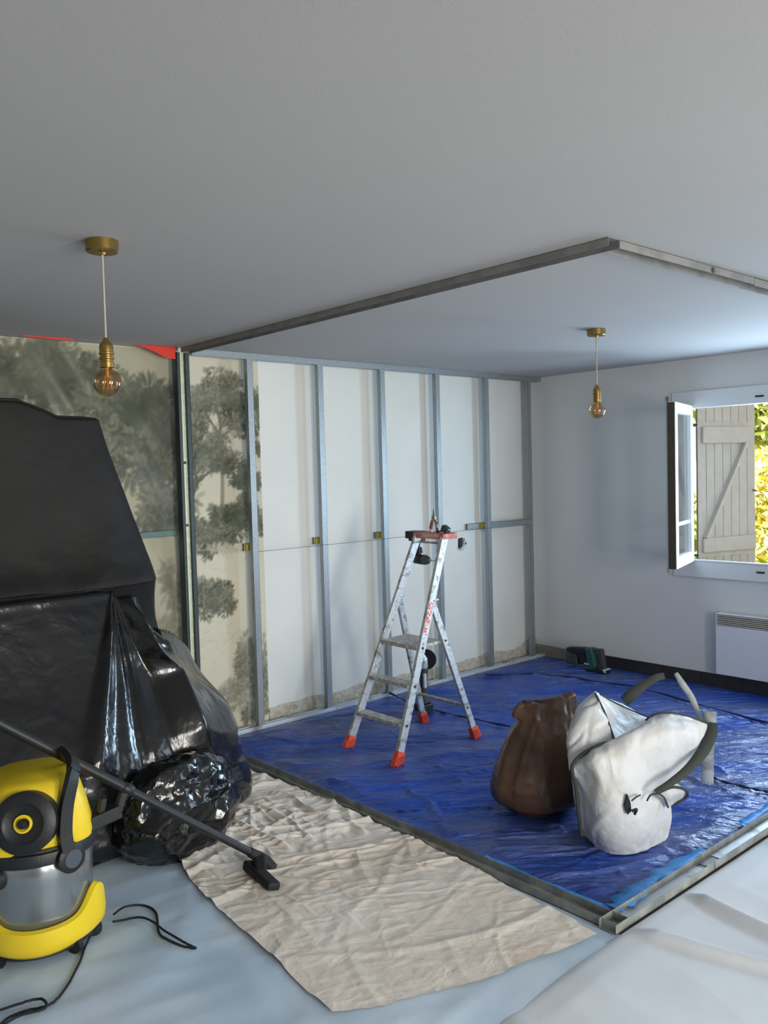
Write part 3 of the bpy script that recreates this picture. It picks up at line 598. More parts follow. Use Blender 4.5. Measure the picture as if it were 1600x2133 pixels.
# overlap seams of the tarpaulin (folded dark edges)
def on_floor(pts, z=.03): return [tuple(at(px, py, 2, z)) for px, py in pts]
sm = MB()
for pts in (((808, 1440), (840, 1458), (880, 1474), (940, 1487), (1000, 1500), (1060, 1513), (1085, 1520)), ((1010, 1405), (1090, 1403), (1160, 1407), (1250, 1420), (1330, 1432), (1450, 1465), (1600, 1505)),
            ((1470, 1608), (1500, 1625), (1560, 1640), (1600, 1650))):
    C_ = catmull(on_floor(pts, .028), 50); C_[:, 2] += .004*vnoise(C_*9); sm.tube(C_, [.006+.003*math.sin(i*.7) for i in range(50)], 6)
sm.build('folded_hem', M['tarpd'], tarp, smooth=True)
# beige crumpled sheet
nu, nv = 330, 480
U, V_ = np.meshgrid(np.linspace(0, 1, nu), np.linspace(0, 1, nv))
left = catmull([(-4.05, -.80, 0), (-4.30, -1.30, 0), (-4.45, -1.68, 0), (-4.52, -2.20, 0), (-4.60, -2.86, 0)], nv)
right = catmull([(-3.545, -.45, 0), (-3.56, -1.2, 0), (-3.545, -2.0, 0), (-3.56, -2.6, 0), (-3.60, -3.15, 0)], nv)
Pt = left[:, None]*(1-U[..., None])+right[:, None]*U[..., None]
wv = fbm(np.stack([V_*7, U*0, U*0], -1), 4); Pt[..., 0] += .035*wv*(U**6)-.03*wv*((1-U)**6)
Pt[..., 1] += -.03*fbm(np.stack([U*6, U*0, U*0+4], -1), 4)*V_**8-.12*np.sin(U*PI)*V_**8*.4
cp = 1-.84*np.clip((V_-.42)*2.4, 0, 1)                       # crumpled at the far end, flatter near
z = .020+(.022*folds(Pt, 9, 4.0, .16, 3)+.012*folds(Pt, 9, 9.0, .2, 8)+.006*(1+creases(Pt*7, 3, 9)))*cp+.006*folds(Pt, 5, 1.6, .05, 5)+.004*(1+fbm(Pt*3, 3))
Pt[..., 2] = z
sheet('beige_sheet', Pt, M['kraft'], 'crumpled beige dust sheet between the vacuum nozzle and the floor track', 'sheet')
# blue tape
def strip_on_floor(name, pts, wd, z, m, label, group=None, wob=.0):
    C_ = catmull(pts, 60); t_ = np.gradient(C_, axis=0); n_ = np.stack([-t_[:, 1], t_[:, 0], t_[:, 0]*0], -1); n_ /= np.linalg.norm(n_, axis=1, keepdims=True)
    s_ = np.linspace(0, 1, 60); ww = wd*(1+wob*vnoise(np.stack([s_*14, s_*0, s_*0], -1)))
    a = C_+n_*ww[:, None]/2; b = C_-n_*ww[:, None]/2; a[:, 2] = z+.003*vnoise(a*30); b[:, 2] = z+.003*vnoise(b*30+3)
    return tag(MB().grid(np.stack([a, (a+b)/2, b])).build(name, m, smooth=True, solid=.001), label, 'tape', group)
strip_on_floor('blue_tape', [(-3.44, -2.45, 0), (-3.445, -2.8, 0), (-3.43, -3.08, 0)], .045, .020, M['tape'], 'blue tape strip on the tarpaulin beside the long floor track, near its corner', 'blue tapes', .2)
strip_on_floor('blue_tape', [(-3.42, -3.095, 0), (-3.1, -3.075, 0), (-2.72, -3.085, 0)], .07, .024, M['tape'], 'crinkled blue tape strip in front of the white bag, along the right floor track', 'blue tapes', .5)
strip_on_floor('blue_tape', [(-2.36, -3.075, 0), (-2.1, -3.07, 0), (-1.6, -3.06, 0)], .05, .024, M['tape'], 'blue tape strip at the right picture edge by the floor track', 'blue tapes', .3)

# ================================================================== STEPLADDER
LADX, LADY = -2.55, -1.07
lad = empty('stepladder', (LADX, LADY, .015), 'paint-spattered aluminium stepladder with orange feet on the blue tarpaulin', 'ladder')
def rail_pt(side, z):          # side -1 = far (left in view), +1 = near; front rail axis
    t = z/1.27; x = -2.905+.575*t; yc = -1.085+.04*t; hw = .225-.105*t
    return Vector((x, yc-side*hw, z+.020))
for sd_ in (-1, 1):
    r_ = MB(); a, b = rail_pt(sd_, .03), rail_pt(sd_, 1.27)
    d_ = (b-a).normalized()
    r_.beam(a, b, .024, .052, up=(-1, 0, .3))
    rl = r_.build('front_rail', M['alu'], lad, bevel=.003)
    if sd_ == 1:
        p0, p1 = rail_pt(1, .70)+Vector((-.006, -.0135, 0)), rail_pt(1, .88)+Vector((-.006, -.0135, 0))
        q = MB().beam(p0, p1, .002, .030, up=(-1, 0, .3)).build('sticker', M['stick'], rl)
    for zz in (.20, .41, .62):
        MB().lathe([(.008, 0), (.008, .004), (.003, .004)], rail_pt(sd_, zz)+Vector((0, -sd_*.012, 0)), 12, (0, -sd_, 0)).build('rivet', M['dgrey'], rl)
    f = rail_pt(sd_, .0); ft = MB()
    ft.beam(rail_pt(sd_, -.012), rail_pt(sd_, .065), .042, .060, up=(-1, 0, .3), w2=.034, h2=.056)
    for k in range(5):
        for s2 in (-1, 1):
            off = Vector((-.024+.012*k, s2*.024, 0)); ft.beam(rail_pt(sd_, -.012)+off, rail_pt(sd_, .045)+off*.9, .005, .006, up=(-1, 0, .3))
    for k in range(4):
        off = Vector((-.036, -.015+.01*k, 0)); ft.beam(rail_pt(sd_, -.008)+off, rail_pt(sd_, .045)+off*.95, .005, .006, up=(-1, 0, .3))
    ft.build('foot', M['orange'], lad, bevel=.003)
def rear_pt(side, z):
    t = z/.88; x = -2.20-.285*t; yc = -1.035-.01*t; hw = .235-.085*t
    return Vector((x, yc-side*hw, z+.020))
for sd_ in (-1, 1):
    r_ = MB(); r_.beam(rear_pt(sd_, .03), rear_pt(sd_, .88), .022, .044, up=(1, 0, .3)); rl = r_.build('rear_leg', M['alu'], lad, bevel=.003)
    for zz in (.19, .63): MB().lathe([(.007, 0), (.007, .004)], rear_pt(sd_, zz)+Vector((0, -sd_*.011, 0)), 12, (0, -sd_, 0)).build('rivet', M['dgrey'], rl)
    MB().beam(rear_pt(sd_, .885)+Vector((.045, 0, .002)), rail_pt(sd_, .90)+Vector((.0, 0, -.012)), .034, .012).build('hinge_bracket', M['alu'], lad, bevel=.003)
    ft = MB(); ft.beam(rear_pt(sd_, -.012), rear_pt(sd_, .06), .042, .060, up=(1, 0, .3), w2=.036, h2=.054)
    for k in range(5):
        for s2 in (-1, 1):
            off = Vector((-.022+.011*k, s2*.022, 0)); ft.beam(rear_pt(sd_, -.012)+off, rear_pt(sd_, .045)+off*.9, .005, .006, up=(1, 0, .3))
    ft.build('foot', M['orange'], lad, bevel=.003)
for zz in (.20, .41):
    a, b = rail_pt(-1, zz), rail_pt(1, zz)
    MB().box((a.x-.035, b.y+.012, a.z-.012), (a.x+.045, a.y-.012, a.z+.012)).build('step', M['alud'], lad, bevel=.004)
a, b = rail_pt(-1, .62), rail_pt(1, .62); c, d = rear_pt(-1, .64), rear_pt(1, .64)
MB().add([(a.x-.03, a.y-.01, a.z+.012), (a.x-.03, b.y+.01, a.z+.012), (d.x+.0, d.y+.012, a.z+.012), (c.x+.0, c.y-.012, a.z+.012),
          (a.x-.03, a.y-.01, a.z-.014), (a.x-.03, b.y+.01, a.z-.014), (d.x+.0, d.y+.012, a.z-.006), (c.x+.0, c.y-.012, a.z-.006)],
         [(0, 1, 2, 3), (7, 6, 5, 4), (0, 4, 5, 1), (1, 5, 6, 2), (2, 6, 7, 3), (3, 7, 4, 0)]).build('platform', M['alud'], lad, bevel=.003)
MB().tube([rear_pt(-1, .20), rear_pt(1, .20)], .011, 10).build('rear_crossbar', M['alud'], lad, smooth=True)
# top tray
a, b = rail_pt(-1, 1.27), rail_pt(1, 1.27); TZ = 1.305
tp = MB(); x0, x1, y0, y1 = a.x-.03, a.x+.10, b.y-.016, a.y+.014
tp.box((x0, y0, TZ-.006), (x1, y1, TZ)).box((x0, y0, TZ-.035), (x0+.006, y1, TZ)).box((x1-.006, y0, TZ-.035), (x1, y1, TZ)).box((x0, y0, TZ-.035), (x1, y0+.006, TZ)).box((x0, y1-.006, TZ-.035), (x1, y1, TZ))
tp.build('top_tray', M['topred'], lad, bevel=.003)
tp = MB(); tp.beam((a.x+.0, y0+.03, TZ-.062), (a.x+.0, y1-.02, TZ-.062), .012, .012)
for yy in (y0+.04, y0+.13, y1-.045): tp.beam((a.x, yy, TZ-.062), (a.x, yy, TZ-.02), .012, .02)
tp.build('grab_bar', M['alud'], lad)
# pliers standing on their open handles
e = empty('pliers', (a.x+.02, -1.045, TZ), 'brown-handled pliers standing upright on the stepladder top', 'pliers')
px_, py_ = a.x+.03, -1.045
for s_, mm in ((-1, M['jaw']), (1, M['jaw'])):
    MB().tube([(px_, py_+s_*.026*1.1, TZ+.002), (px_, py_+s_*.030, TZ+.03), (px_, py_+s_*.020, TZ+.065), (px_, py_+s_*.006, TZ+.09)], [.012, .011, .010, .008], 10).build('handle', mm, e, smooth=True)
MB().lathe([(.003, -.008), (.015, -.008), (.015, .008), (.003, .008)], (px_, py_, TZ+.095), 20, (1, 0, 0)).build('pivot', M['steel'], e, smooth=True)
MB().tube([(px_, py_+.005, TZ+.095), (px_, py_+.004, TZ+.12), (px_, py_+.0035, TZ+.155)], [.009, .006, .0015], 8).build('jaw', M['steel'], e, smooth=True)
MB().tube([(px_, py_-.005, TZ+.095), (px_, py_-.004, TZ+.12), (px_, py_-.0035, TZ+.15)], [.009, .006, .0015], 8).build('jaw', M['steel'], e, smooth=True)
# tape measure-like tool
e = empty('tape_measure', (a.x+.03, -1.155, TZ), 'small dark tape measure lying on the right of the stepladder top', 'tape measure')
R_ = Matrix.Rotation(.5, 3, 'X')
MB().box((a.x, -1.185, TZ+.004), (a.x+.04, -1.13, TZ+.046), R_).build('case', M['dgrey'], e, bevel=.008)
MB().box((a.x+.005, -1.196, TZ+.022), (a.x+.03, -1.188, TZ+.026)).build('hook', M['steel'], e)
MB().tube([(a.x+.03, -1.13, TZ+.01), (a.x+.05, -1.10, TZ+.012), (a.x+.02, -1.08, TZ+.006)], .005, 6).build('strap', M['blkr'], e, smooth=True)
# drill hanging upside down behind the left rail
dx, dy = a.x+.05, a.y+.045
e = empty('cordless_drill', (dx, dy, TZ-.2), 'black cordless drill hanging upside down behind the stepladder left rail', 'drill')
MB().box((dx-.055, dy-.05, TZ-.045), (dx+.04, dy+.075, TZ+.004)).box((dx-.045, dy-.035, TZ-.062), (dx+.03, dy+.055, TZ-.04)).build('battery', M['blkp'], e, bevel=.006)
MB().tube([(dx-.008, dy-.0, TZ-.05), (dx-.006, dy+.012, TZ-.10), (dx-.004, dy+.008, TZ-.155)], [.021, .018, .022], 14).build('handle', M['blkr'], e, smooth=True)
MB().tube([(dx-.004, dy+.05, TZ-.18), (dx-.004, dy+.03, TZ-.18), (dx-.004, dy-.04, TZ-.182), (dx-.004, dy-.052, TZ-.182)], [.022, .032, .033, .03], 20).build('motor_housing', M['blkp'], e, smooth=True)
MB().tube([(dx-.004, dy-.05, TZ-.182), (dx-.004, dy-.058, TZ-.182), (dx-.004, dy-.085, TZ-.183), (dx-.004, dy-.105, TZ-.183)], [.032, .034, .026, .012], 20).build('chuck', mat('chuck_grey', (92, 94, 94), .4, .4), e, smooth=True)
MB().tube([(dx-.004, dy-.10, TZ-.183), (dx-.004, dy-.15, TZ-.184)], .0035, 8).build('bit', M['steel'], e)
MB().beam((dx-.004, dy-.03, TZ-.14), (dx-.004, dy-.022, TZ-.10), .01, .012).build('trigger', M['dgrey'], e)

# ================================================================== ANGLE GRINDER (standing on its battery)
gx, gy = -2.06, -.655
e = empty('angle_grinder', (gx, gy, .02), 'cordless angle grinder with black disc standing upright behind the stepladder', 'angle grinder')
MB().box((gx-.045, gy-.055, .022), (gx+.045, gy+.05, .085)).box((gx-.035, gy-.042, .083), (gx+.035, gy+.04, .105)).build('battery', M['blkp'], e, bevel=.008)
MB().tube([(gx, gy, .10), (gx, gy-.002, .14), (gx, gy-.004, .22), (gx, gy-.004, .28), (gx, gy-.004, .335)], [.036, .027, .025, .033, .034], 18).build('body', M['dgrey'], e, smooth=True)
MB().tube([(gx, gy-.004, .325), (gx, gy-.004, .35), (gx-.002, gy-.006, .40), (gx-.004, gy-.006, .425)], [.033, .036, .033, .018], 18).build('gear_head', M['silver'], e, smooth=True)
ax_ = Vector((.75, .60, .0)).normalized()
cc = Vector((gx, gy-.006, .385))
MB().lathe([(.002, .03), (.072, .03), (.072, .033), (.002, .033)], cc+Vector((.012, -.012, 0)), 40, tuple(ax_)).build('disc', M['disc'], e)
MB().lathe([(.018, -.045), (.022, -.04), (.022, .03), (.018, .036)], cc, 20, tuple(ax_)).build('spindle_hub', M['silver'], e, smooth=True)
MB().lathe([(.009, -.050), (.009, -.040)], cc, 16, tuple(ax_)).build('lock_button', M['blkp'], e)
MB().box((gx-.028, gy-.045, .2), (gx-.005, gy-.028, .30)).build('paddle_switch', M['lgrey'], e, bevel=.004)

# ================================================================== ROTARY HAMMER by the window wall
hx = -.25
e = empty('rotary_hammer', (hx, -.72, .02), 'dark teal cordless rotary hammer standing against the window wall', 'rotary hammer')
def hy(px): return -.215-(px-1155)*.00445*1.0
Yh = lambda px: float(at(px, 1380, 0, hx)[1])
Zh = lambda px, py: float(at(px, py, 0, hx)[2])
def hpoly(pts): return [(hx, Yh(px), Zh(px, py)) for px, py in pts]
def hpr(pts, th, off=0.): return MB().prism([(p[0]-th/2+off, p[1], max(p[2], .016)) for p in hpoly(pts)], (th, 0, 0))
hpr([(1186, 1347), (1215, 1348), (1228, 1350), (1228, 1362), (1208, 1362), (1186, 1357)], .07).build('gearbox', M['blkp'], e, bevel=.008)
MB().tube([(hx, Yh(1190), Zh(1190, 1352)), (hx, Yh(1182), Zh(1182, 1352))], [.022, .014], 14).build('chuck', M['dgrey'], e, smooth=True)
MB().tube([(hx, Yh(1183), Zh(1183, 1352)), (hx, Yh(1166), Zh(1166, 1350))], .005, 8).build('bit', M['steel'], e)
hpr([(1183, 1360), (1205, 1361), (1207, 1384), (1184, 1380)], .075).build('dust_box', M['dgrey'], e, bevel=.01)
hpr([(1207, 1360), (1222, 1358), (1226, 1380), (1212, 1384)], .06).build('front_cover', M['blkp'], e, bevel=.008)
hpr([(1224, 1349), (1237, 1349), (1247, 1390), (1232, 1396), (1227, 1376)], .085).build('motor_housing', M['teal'], e, bevel=.012)
hpr([(1236, 1350), (1256, 1352), (1262, 1396), (1246, 1396), (1248, 1384), (1251, 1380), (1248, 1358), (1238, 1356)], .045).build('handle', M['dgrey'], e, bevel=.006)
hpr([(1222, 1392), (1246, 1390), (1268, 1396), (1268, 1408), (1250, 1409), (1222, 1402)], .08).build('battery', M['blkp'], e, bevel=.008)
hpr([(1260, 1393), (1266, 1394), (1268, 1401), (1263, 1399)], .084).build('battery_catch', M['lgrey'], e, bevel=.003)
hpr([(1223, 1379), (1233, 1381), (1233, 1383), (1223, 1381)], .088).build('side_mark', M['lgrey'], e)

# ================================================================== BAGS
# brown bin liner
def brown_bag():
    n, k = 140, 110; a = np.linspace(0, 2*PI, n, endpoint=False)
    # z, centre along view-right shift, half width, half depth
    prof = [(.0, .0, .15, .14), (.02, .0, .200, .19), (.08, -.008, .234, .205), (.17, -.005, .224, .20), (.26, .012, .200, .175), (.34, .028, .178, .145), (.40, .044, .158, .110), (.435, .052, .150, .085), (.455, .040, .166, .066), (.49, .042, .160, .050), (.515, .048, .142, .036), (.525, .05, .12, .018)]
    P_ = catmull([np.array(p) for p in prof], k); vr = Vector(AR); vr.z = 0; vr.normalize(); vf = Vector((AF[0], AF[1], 0)).normalized(); vr = np.array(vr); vf = np.array(vf)
    c0 = np.array([-2.832, -2.268, .030]); V = np.zeros((k, n, 3))
    for i, (z, s, hw, hd) in enumerate(P_):
        top = max(0, (z-.34)/.19)
        rr = 1+top*.035*np.sin(a*5+z*5)+.02*top*np.sin(a*11)
        V[i] = c0+np.outer(s+hw*np.cos(a)*rr, vr)+np.outer(hd*np.sin(a)*rr, vf); V[i, :, 2] += z+top*.022*np.sin(a*2+2.2)-top*.02*np.cos(a-2.6)
    N_ = normals(V, True); Q = V.copy(); t = np.linspace(0, 1, k)[:, None]
    ang = np.arctan2(np.sin(a), np.cos(a))[None]+0*t
    fold = ridged(np.stack([np.cos(ang)*1.5, np.sin(ang)*1.5, t*1.1+0*ang], -1), 2)
    dsp = .012*fold*np.clip(t*3, 0, 1)+.022*creases(V*np.array([4.6, 4.6, 2.2]), 4, 11)+.004*fbm(V*14, 3)+.012*t*ridged(V*11, 2)
    V += N_*dsp[..., None]; V[0, :, 2] = .02; V[..., 2] = np.maximum(V[..., 2], .018)
    e = empty('bin_bag', tuple(c0), 'dark brown full bin bag standing left of the white bag', 'bag')
    MB().grid(V, wrap=True, caps=True).build('bag_body', M['brown'], e, smooth=True, angle=180)
brown_bag()
# white rubble bag
wb = empty('rubble_bag', (-2.9, -2.75, .02), 'open white woven rubble bag with dark trim, slumped right of the brown bag', 'bag')
D = deep
def cloth(rows, nu, nv, amp=.012, sc=7., seed=1, solid=.004, name='bag_panel', m=None, par=None):
    Pg = patch(rows, nu, nv); e_ = np.ones(Pg.shape[:2])
    Pg = Pg+normals(Pg)*((amp*creases(Pg*sc, 4, seed)+1.0*amp*folds(Pg, 7, sc*.8, .16, seed+2)+.2*amp*fbm(Pg*16, 3))*e_)[..., None]; Pg[..., 2] = np.maximum(Pg[..., 2], .02)
    return MB().grid(Pg).build(name, m or M['white'], par or wb, smooth=True, angle=180, solid=solid)
front = [[D(1232, 1752, 3.80), D(1262, 1784, 3.76), D(1305, 1797, 3.75), D(1352, 1784, 3.78), D(1390, 1750, 3.86)],
         [D(1212, 1715, 3.78), D(1255, 1735, 3.66), D(1305, 1745, 3.64), D(1362, 1730, 3.72), D(1400, 1705, 3.86)],
         [D(1207, 1670, 3.76), D(1250, 1680, 3.62), D(1308, 1680, 3.60), D(1362, 1676, 3.68), D(1396, 1668, 3.84)],
         [D(1200, 1625, 3.74), D(1245, 1625, 3.62), D(1305, 1628, 3.60), D(1345, 1645, 3.66), D(1372, 1652, 3.80)],
         [D(1190, 1600, 3.72), D(1238, 1580, 3.63), D(1310, 1590, 3.62), D(1375, 1608, 3.68), D(1422, 1618, 3.82)],
         [D(1212, 1572, 3.72), D(1262, 1548, 3.68), D(1330, 1545, 3.64), D(1405, 1560, 3.68), D(1455, 1580, 3.82)],
         [D(1280, 1545, 3.74), D(1315, 1520, 3.70), D(1360, 1510, 3.68), D(1430, 1525, 3.70), D(1472, 1550, 3.82)],
         [D(1345, 1500, 3.80), D(1366, 1490, 3.78), D(1400, 1486, 3.78), D(1440, 1494, 3.80), D(1482, 1512, 3.86)]]
cloth(front, 130, 190, .012, 6.5, 3, name='front_panel')
left_ = [[D(1232, 1752, 3.80), D(1222, 1742, 3.88), D(1216, 1730, 3.98)], [D(1208, 1690, 3.77), D(1204, 1680, 3.88), D(1206, 1670, 4.0)],
         [D(1197, 1615, 3.74), D(1192, 1600, 3.85), D(1194, 1590, 4.0)], [D(1190, 1598, 3.73), D(1184, 1555, 3.82), D(1188, 1540, 3.98)],
         [D(1225, 1568, 3.73), D(1192, 1520, 3.82), D(1192, 1505, 3.98)], [D(1282, 1546, 3.76), D(1222, 1478, 3.83), D(1205, 1476, 3.98)], [D(1281, 1540, 3.78), D(1255, 1480, 3.84), D(1240, 1440, 3.92)]]
cloth(left_, 50, 110, .012, 8, 5, name='left_panel')
inner = [[D(1240, 1440, 3.92), D(1262, 1490, 3.88), D(1283, 1545, 3.80)], [D(1275, 1458, 4.0), D(1290, 1500, 3.94), D(1305, 1535, 3.86)],
         [D(1318, 1478, 4.06), D(1325, 1500, 4.0), D(1332, 1520, 3.92)], [D(1352, 1497, 4.06), D(1356, 1502, 4.0), D(1360, 1508, 3.95)]]
cloth(inner, 40, 40, .006, 6, 6, name='rear_panel')
back_ = [[D(1216, 1730, 3.98), D(1270, 1735, 4.12), D(1330, 1735, 4.12), D(1388, 1745, 3.92)], [D(1206, 1670, 4.0), D(1270, 1670, 4.15), D(1340, 1670, 4.12), D(1396, 1668, 3.86)],
         [D(1192, 1590, 4.0), D(1260, 1590, 4.15), D(1340, 1600, 4.10), D(1400, 1640, 3.90)], [D(1190, 1505, 3.98), D(1250, 1520, 4.12), D(1345, 1550, 4.06), D(1452, 1585, 3.88)], [D(1240, 1442, 3.94), D(1275, 1460, 4.02), D(1352, 1497, 4.06), D(1480, 1530, 3.92)]]
cloth(back_, 60, 70, .012, 6, 8, name='back_panel')
btm = [[D(1232, 1752, 3.80), D(1262, 1784, 3.76), D(1305, 1797, 3.75), D(1352, 1784, 3.78), D(1390, 1750, 3.86)], [D(1216, 1728, 3.98), D(1262, 1740, 4.05), D(1300, 1742, 4.08), D(1345, 1740, 4.05), D(1388, 1745, 3.92)]]
cloth(btm, 40, 12, .002, 6, 8, name='bottom_panel')
def band(name, pts, wd, m, par, up=(0, 0, 1), th=.004, n=50, tube=False):
    C_ = catmull(pts, n)
    if tube: return MB().tube(C_, wd/2, 8).build(name, m, par, smooth=True)
    t_ = np.gradient(C_, axis=0); view = CAM-C_; s_ = np.cross(t_, np.array([up]*n) if up else view); s_ /= np.linalg.norm(s_, axis=1, keepdims=True)
    ww = wd if hasattr(wd, '__len__') else [wd]*n; ww = np.interp(np.linspace(0, 1, n), np.linspace(0, 1, len(ww)), ww)[:, None]
    return MB().grid(np.stack([C_+s_*ww/2, C_, C_-s_*ww/2])).build(name, m, par, smooth=True, angle=180, solid=th)
band('piping', [D(1280, 1546, 3.735), D(1250, 1552, 3.70), D(1215, 1570, 3.70), D(1194, 1592, 3.69), D(1193, 1612, 3.69), D(1200, 1640, 3.71), D(1205, 1690, 3.72), D(1212, 1740, 3.75)], .018, M['strap'], wb, tube=True)
band('piping', [D(1240, 1443, 3.90), D(1262, 1490, 3.83), D(1281, 1544, 3.745)], .009, M['strap'], wb, tube=True)
band('piping', [D(1250, 1446, 3.93), D(1290, 1468, 3.98), D(1350, 1494, 4.02)], .007, M['strap'], wb, tube=True)
band('piping', [D(1345, 1500, 3.79), D(1368, 1487, 3.77), D(1400, 1485, 3.77), D(1436, 1492, 3.79), D(1478, 1508, 3.84)], .010, M['strap'], wb, tube=True)
band('piping', [D(1372, 1652, 3.70), D(1400, 1640, 3.70), D(1428, 1645, 3.74), D(1430, 1660, 3.78), D(1400, 1678, 3.80)], .012, M['strap'], wb, tube=True)
cloth([[D(1364, 1652, 3.72), D(1378, 1664, 3.72), D(1392, 1684, 3.78)], [D(1390, 1632, 3.74), D(1402, 1652, 3.72), D(1408, 1674, 3.80)], [D(1412, 1634, 3.78), D(1425, 1648, 3.76), D(1420, 1668, 3.80)]], 24, 20, .006, 9, 4, name='side_flap')
band('handle_strap', [D(1482, 1505, 3.84), D(1480, 1530, 3.80), D(1466, 1562, 3.74), D(1436, 1600, 3.66), D(1398, 1630, 3.60), D(1366, 1650, 3.58)], [.055, .055, .05, .04, .03, .02], M['strap'], wb, up=None)
band('handle_strap', [D(1300, 1462, 4.0), D(1318, 1445, 4.0), D(1345, 1425, 4.02), D(1366, 1412, 4.03), D(1384, 1408, 4.05)], [.05, .055, .04, .035, .03], M['strap'], wb, up=None)['label'] = 'dark loop with a pale tip'
band('handle_strap', [D(1408, 1402, 4.0), D(1420, 1422, 4.0), D(1440, 1452, 3.98), D(1452, 1480, 3.94), D(1462, 1505, 3.88)], [.018, .03, .03, .025, .02], M['strapw'], wb, up=None)
band('handle_strap', [D(1478, 1482, 3.86), D(1478, 1510, 3.89), D(1474, 1560, 3.95), D(1474, 1600, 4.0), D(1473, 1630, 4.05)], [.06, .055, .055, .055, .058], M['strapw'], wb, up=None)['label'] = 'pale strap hanging straight down'
# dark tie hole
MB().prism([D(1308, 1655, 3.58), D(1314, 1672, 3.58), D(1316, 1690, 3.59), D(1308, 1698, 3.59), D(1302, 1680, 3.58)], Vector(AF)*.02).build('tie_loop', M['ink'], wb, bevel=.003)
band('tie_cord', [D(1316, 1690, 3.57), D(1326, 1686, 3.57), D(1322, 1696, 3.58)], .012, M['ink'], wb, tube=True)
band('tie_cord', [D(1316, 1668, 3.57), D(1326, 1660, 3.58), D(1334, 1656, 3.60)], .007, M['strap'], wb, tube=True)
band('tie_cord', [D(1348, 1668, 3.60), D(1356, 1656, 3.62), D(1372, 1654, 3.64), D(1384, 1662, 3.70), D(1392, 1682, 3.76)], .008, M['strap'], wb, tube=True)
wm = MB()
for k, (a_, b_) in enumerate((((1390, 1634), (1394, 1638)), ((1396, 1632), (1399, 1638)), ((1402, 1634), (1405, 1640)), ((1408, 1637), (1411, 1641)))):
    wm.tube([D(*a_, 3.715), D(*b_, 3.715)], .0016, 5)
wm.build('printed_marks', M['ink'], wb)

# ================================================================== BLACK-COVERED FURNITURE
def superring(cx, cy, xr, xl, yf, yb, e, n, a):
    c, s = np.cos(a), np.sin(a); X = np.sign(c)*np.abs(c)**(2/e); Y = np.sign(s)*np.abs(s)**(2/e)
    X = np.where(X > 0, cx+X*(xr-cx), cx+X*(cx-xl)); Y = np.where(Y > 0, cy+Y*(yb-cy), cy+Y*(cy-yf)); return X, Y
n = 420; a = np.linspace(0, 2*PI, n, endpoint=False)
# upper matte film over a tall piece of furniture
pz = [(.875, -4.10, -.90), (1.0, -4.125, -.92), (1.17, -4.13, -.99), (1.20, -4.13, -1.0), (1.30, -4.145, -.96), (1.45, -4.185, -.93), (1.6, -4.24, -.93), (1.8, -4.315, -.93), (1.96, -4.365, -.925), (1.995, -4.375, -.915), (2.01, -4.42, -.88), (2.03, -4.6, -.6), (2.035, -4.75, -.55)]
P_ = catmull([np.array(p) for p in pz], 170); V = np.zeros((170, n, 3))
for i, (z, xr, yf) in enumerate(P_):
    top = max(0, (z-2.0)/.04); yb = -.16-.35*top; xl = -6.0+.9*top
    X, Y = superring(-4.8, -.5, max(xr, -4.79), xl, min(yf, -.52), yb, 7, n, a)
    V[i] = np.stack([X, Y, X*0+z], -1)
V[..., 2] += .07*np.clip((V[..., 2]-1.5)*2, 0, 1)*np.clip((-4.62-V[..., 0])/.14, 0, 1)
N_ = normals(V, True)
tt = np.clip((V[..., 2]-.8)/.3, 0, 1)
V += N_*(.010*creases(V*np.array([2.2, 2.2, 1.3]), 5, 21)+.012*fbm(V*2.2, 3)+.028*ridged(np.stack([V[..., 0]*1.3+V[..., 2]*.8, V[..., 1], V[..., 2]*1.6-V[..., 0]], -1), 2)*np.clip((1.6-V[..., 2])*2, 0, 1))[..., None]
cov = tag(MB().grid(V, wrap=True, caps=True).build('covered_cabinet', M['blk'], smooth=True, angle=180), 'tall furniture wrapped in matte black plastic in front of the wallpaper', 'covered furniture')
# loose hem that flips outward
hem = [[D(0, 1205, 4.40), D(60, 1215, 4.42), D(130, 1210, 4.45), D(200, 1195, 4.50), D(255, 1165, 4.55), D(285, 1135, 4.60)],
       [D(0, 1235, 4.33), D(70, 1240, 4.35), D(140, 1238, 4.38), D(210, 1225, 4.42), D(258, 1198, 4.48), D(288, 1150, 4.57)],
       [D(0, 1252, 4.32), D(70, 1252, 4.33), D(140, 1250, 4.36), D(220, 1240, 4.40), D(262, 1238, 4.44), D(292, 1165, 4.56)]]
Ph = patch(hem, 90, 30); Ph = Ph+normals(Ph)*(.008*creases(Ph*5, 4, 3))[..., None]
MB().grid(Ph).build('loose_hem', M['blk'], cov, smooth=True, angle=180, solid=.003)
# glossy film over the lower pile
mz = [(.0, -3.72, -1.34), (.03, -3.64, -1.38), (.12, -3.63, -1.40), (.25, -3.65, -1.38), (.38, -3.68, -1.36), (.52, -3.76, -1.31), (.68, -3.92, -1.23), (.84, -4.10, -1.15), (1.0, -4.28, -1.09), (1.12, -4.40, -1.05), (1.17, -4.46, -1.03), (1.185, -4.6, -.95)]
P_ = catmull([np.array(p) for p in mz], 200); V = np.zeros((200, n, 3))
for i, (z, xr, yf) in enumerate(P_):
    up_ = min(1, max(0, (z-.70)/.20)); up_ = up_*up_*(3-2*up_); X, Y = superring(-4.75, -.62-.39*up_, xr, -6.1, yf, -.18-.79*up_, 2.7, n, a); V[i] = np.stack([X, Y, X*0+max(z, .004)], -1)
N_ = normals(V, True)
ap = np.array([-4.47, -1.06, 1.20]); ddv = V-ap; rad = np.linalg.norm(ddv, axis=-1)
ang = np.arctan2((ddv[..., 0])*.80-.55*(ddv[..., 1]), -ddv[..., 2])      # fan angle below the peak
def tri(ph, c, wd): return np.clip(1-np.abs(ph-c)/wd, 0, 1)
fan = 0
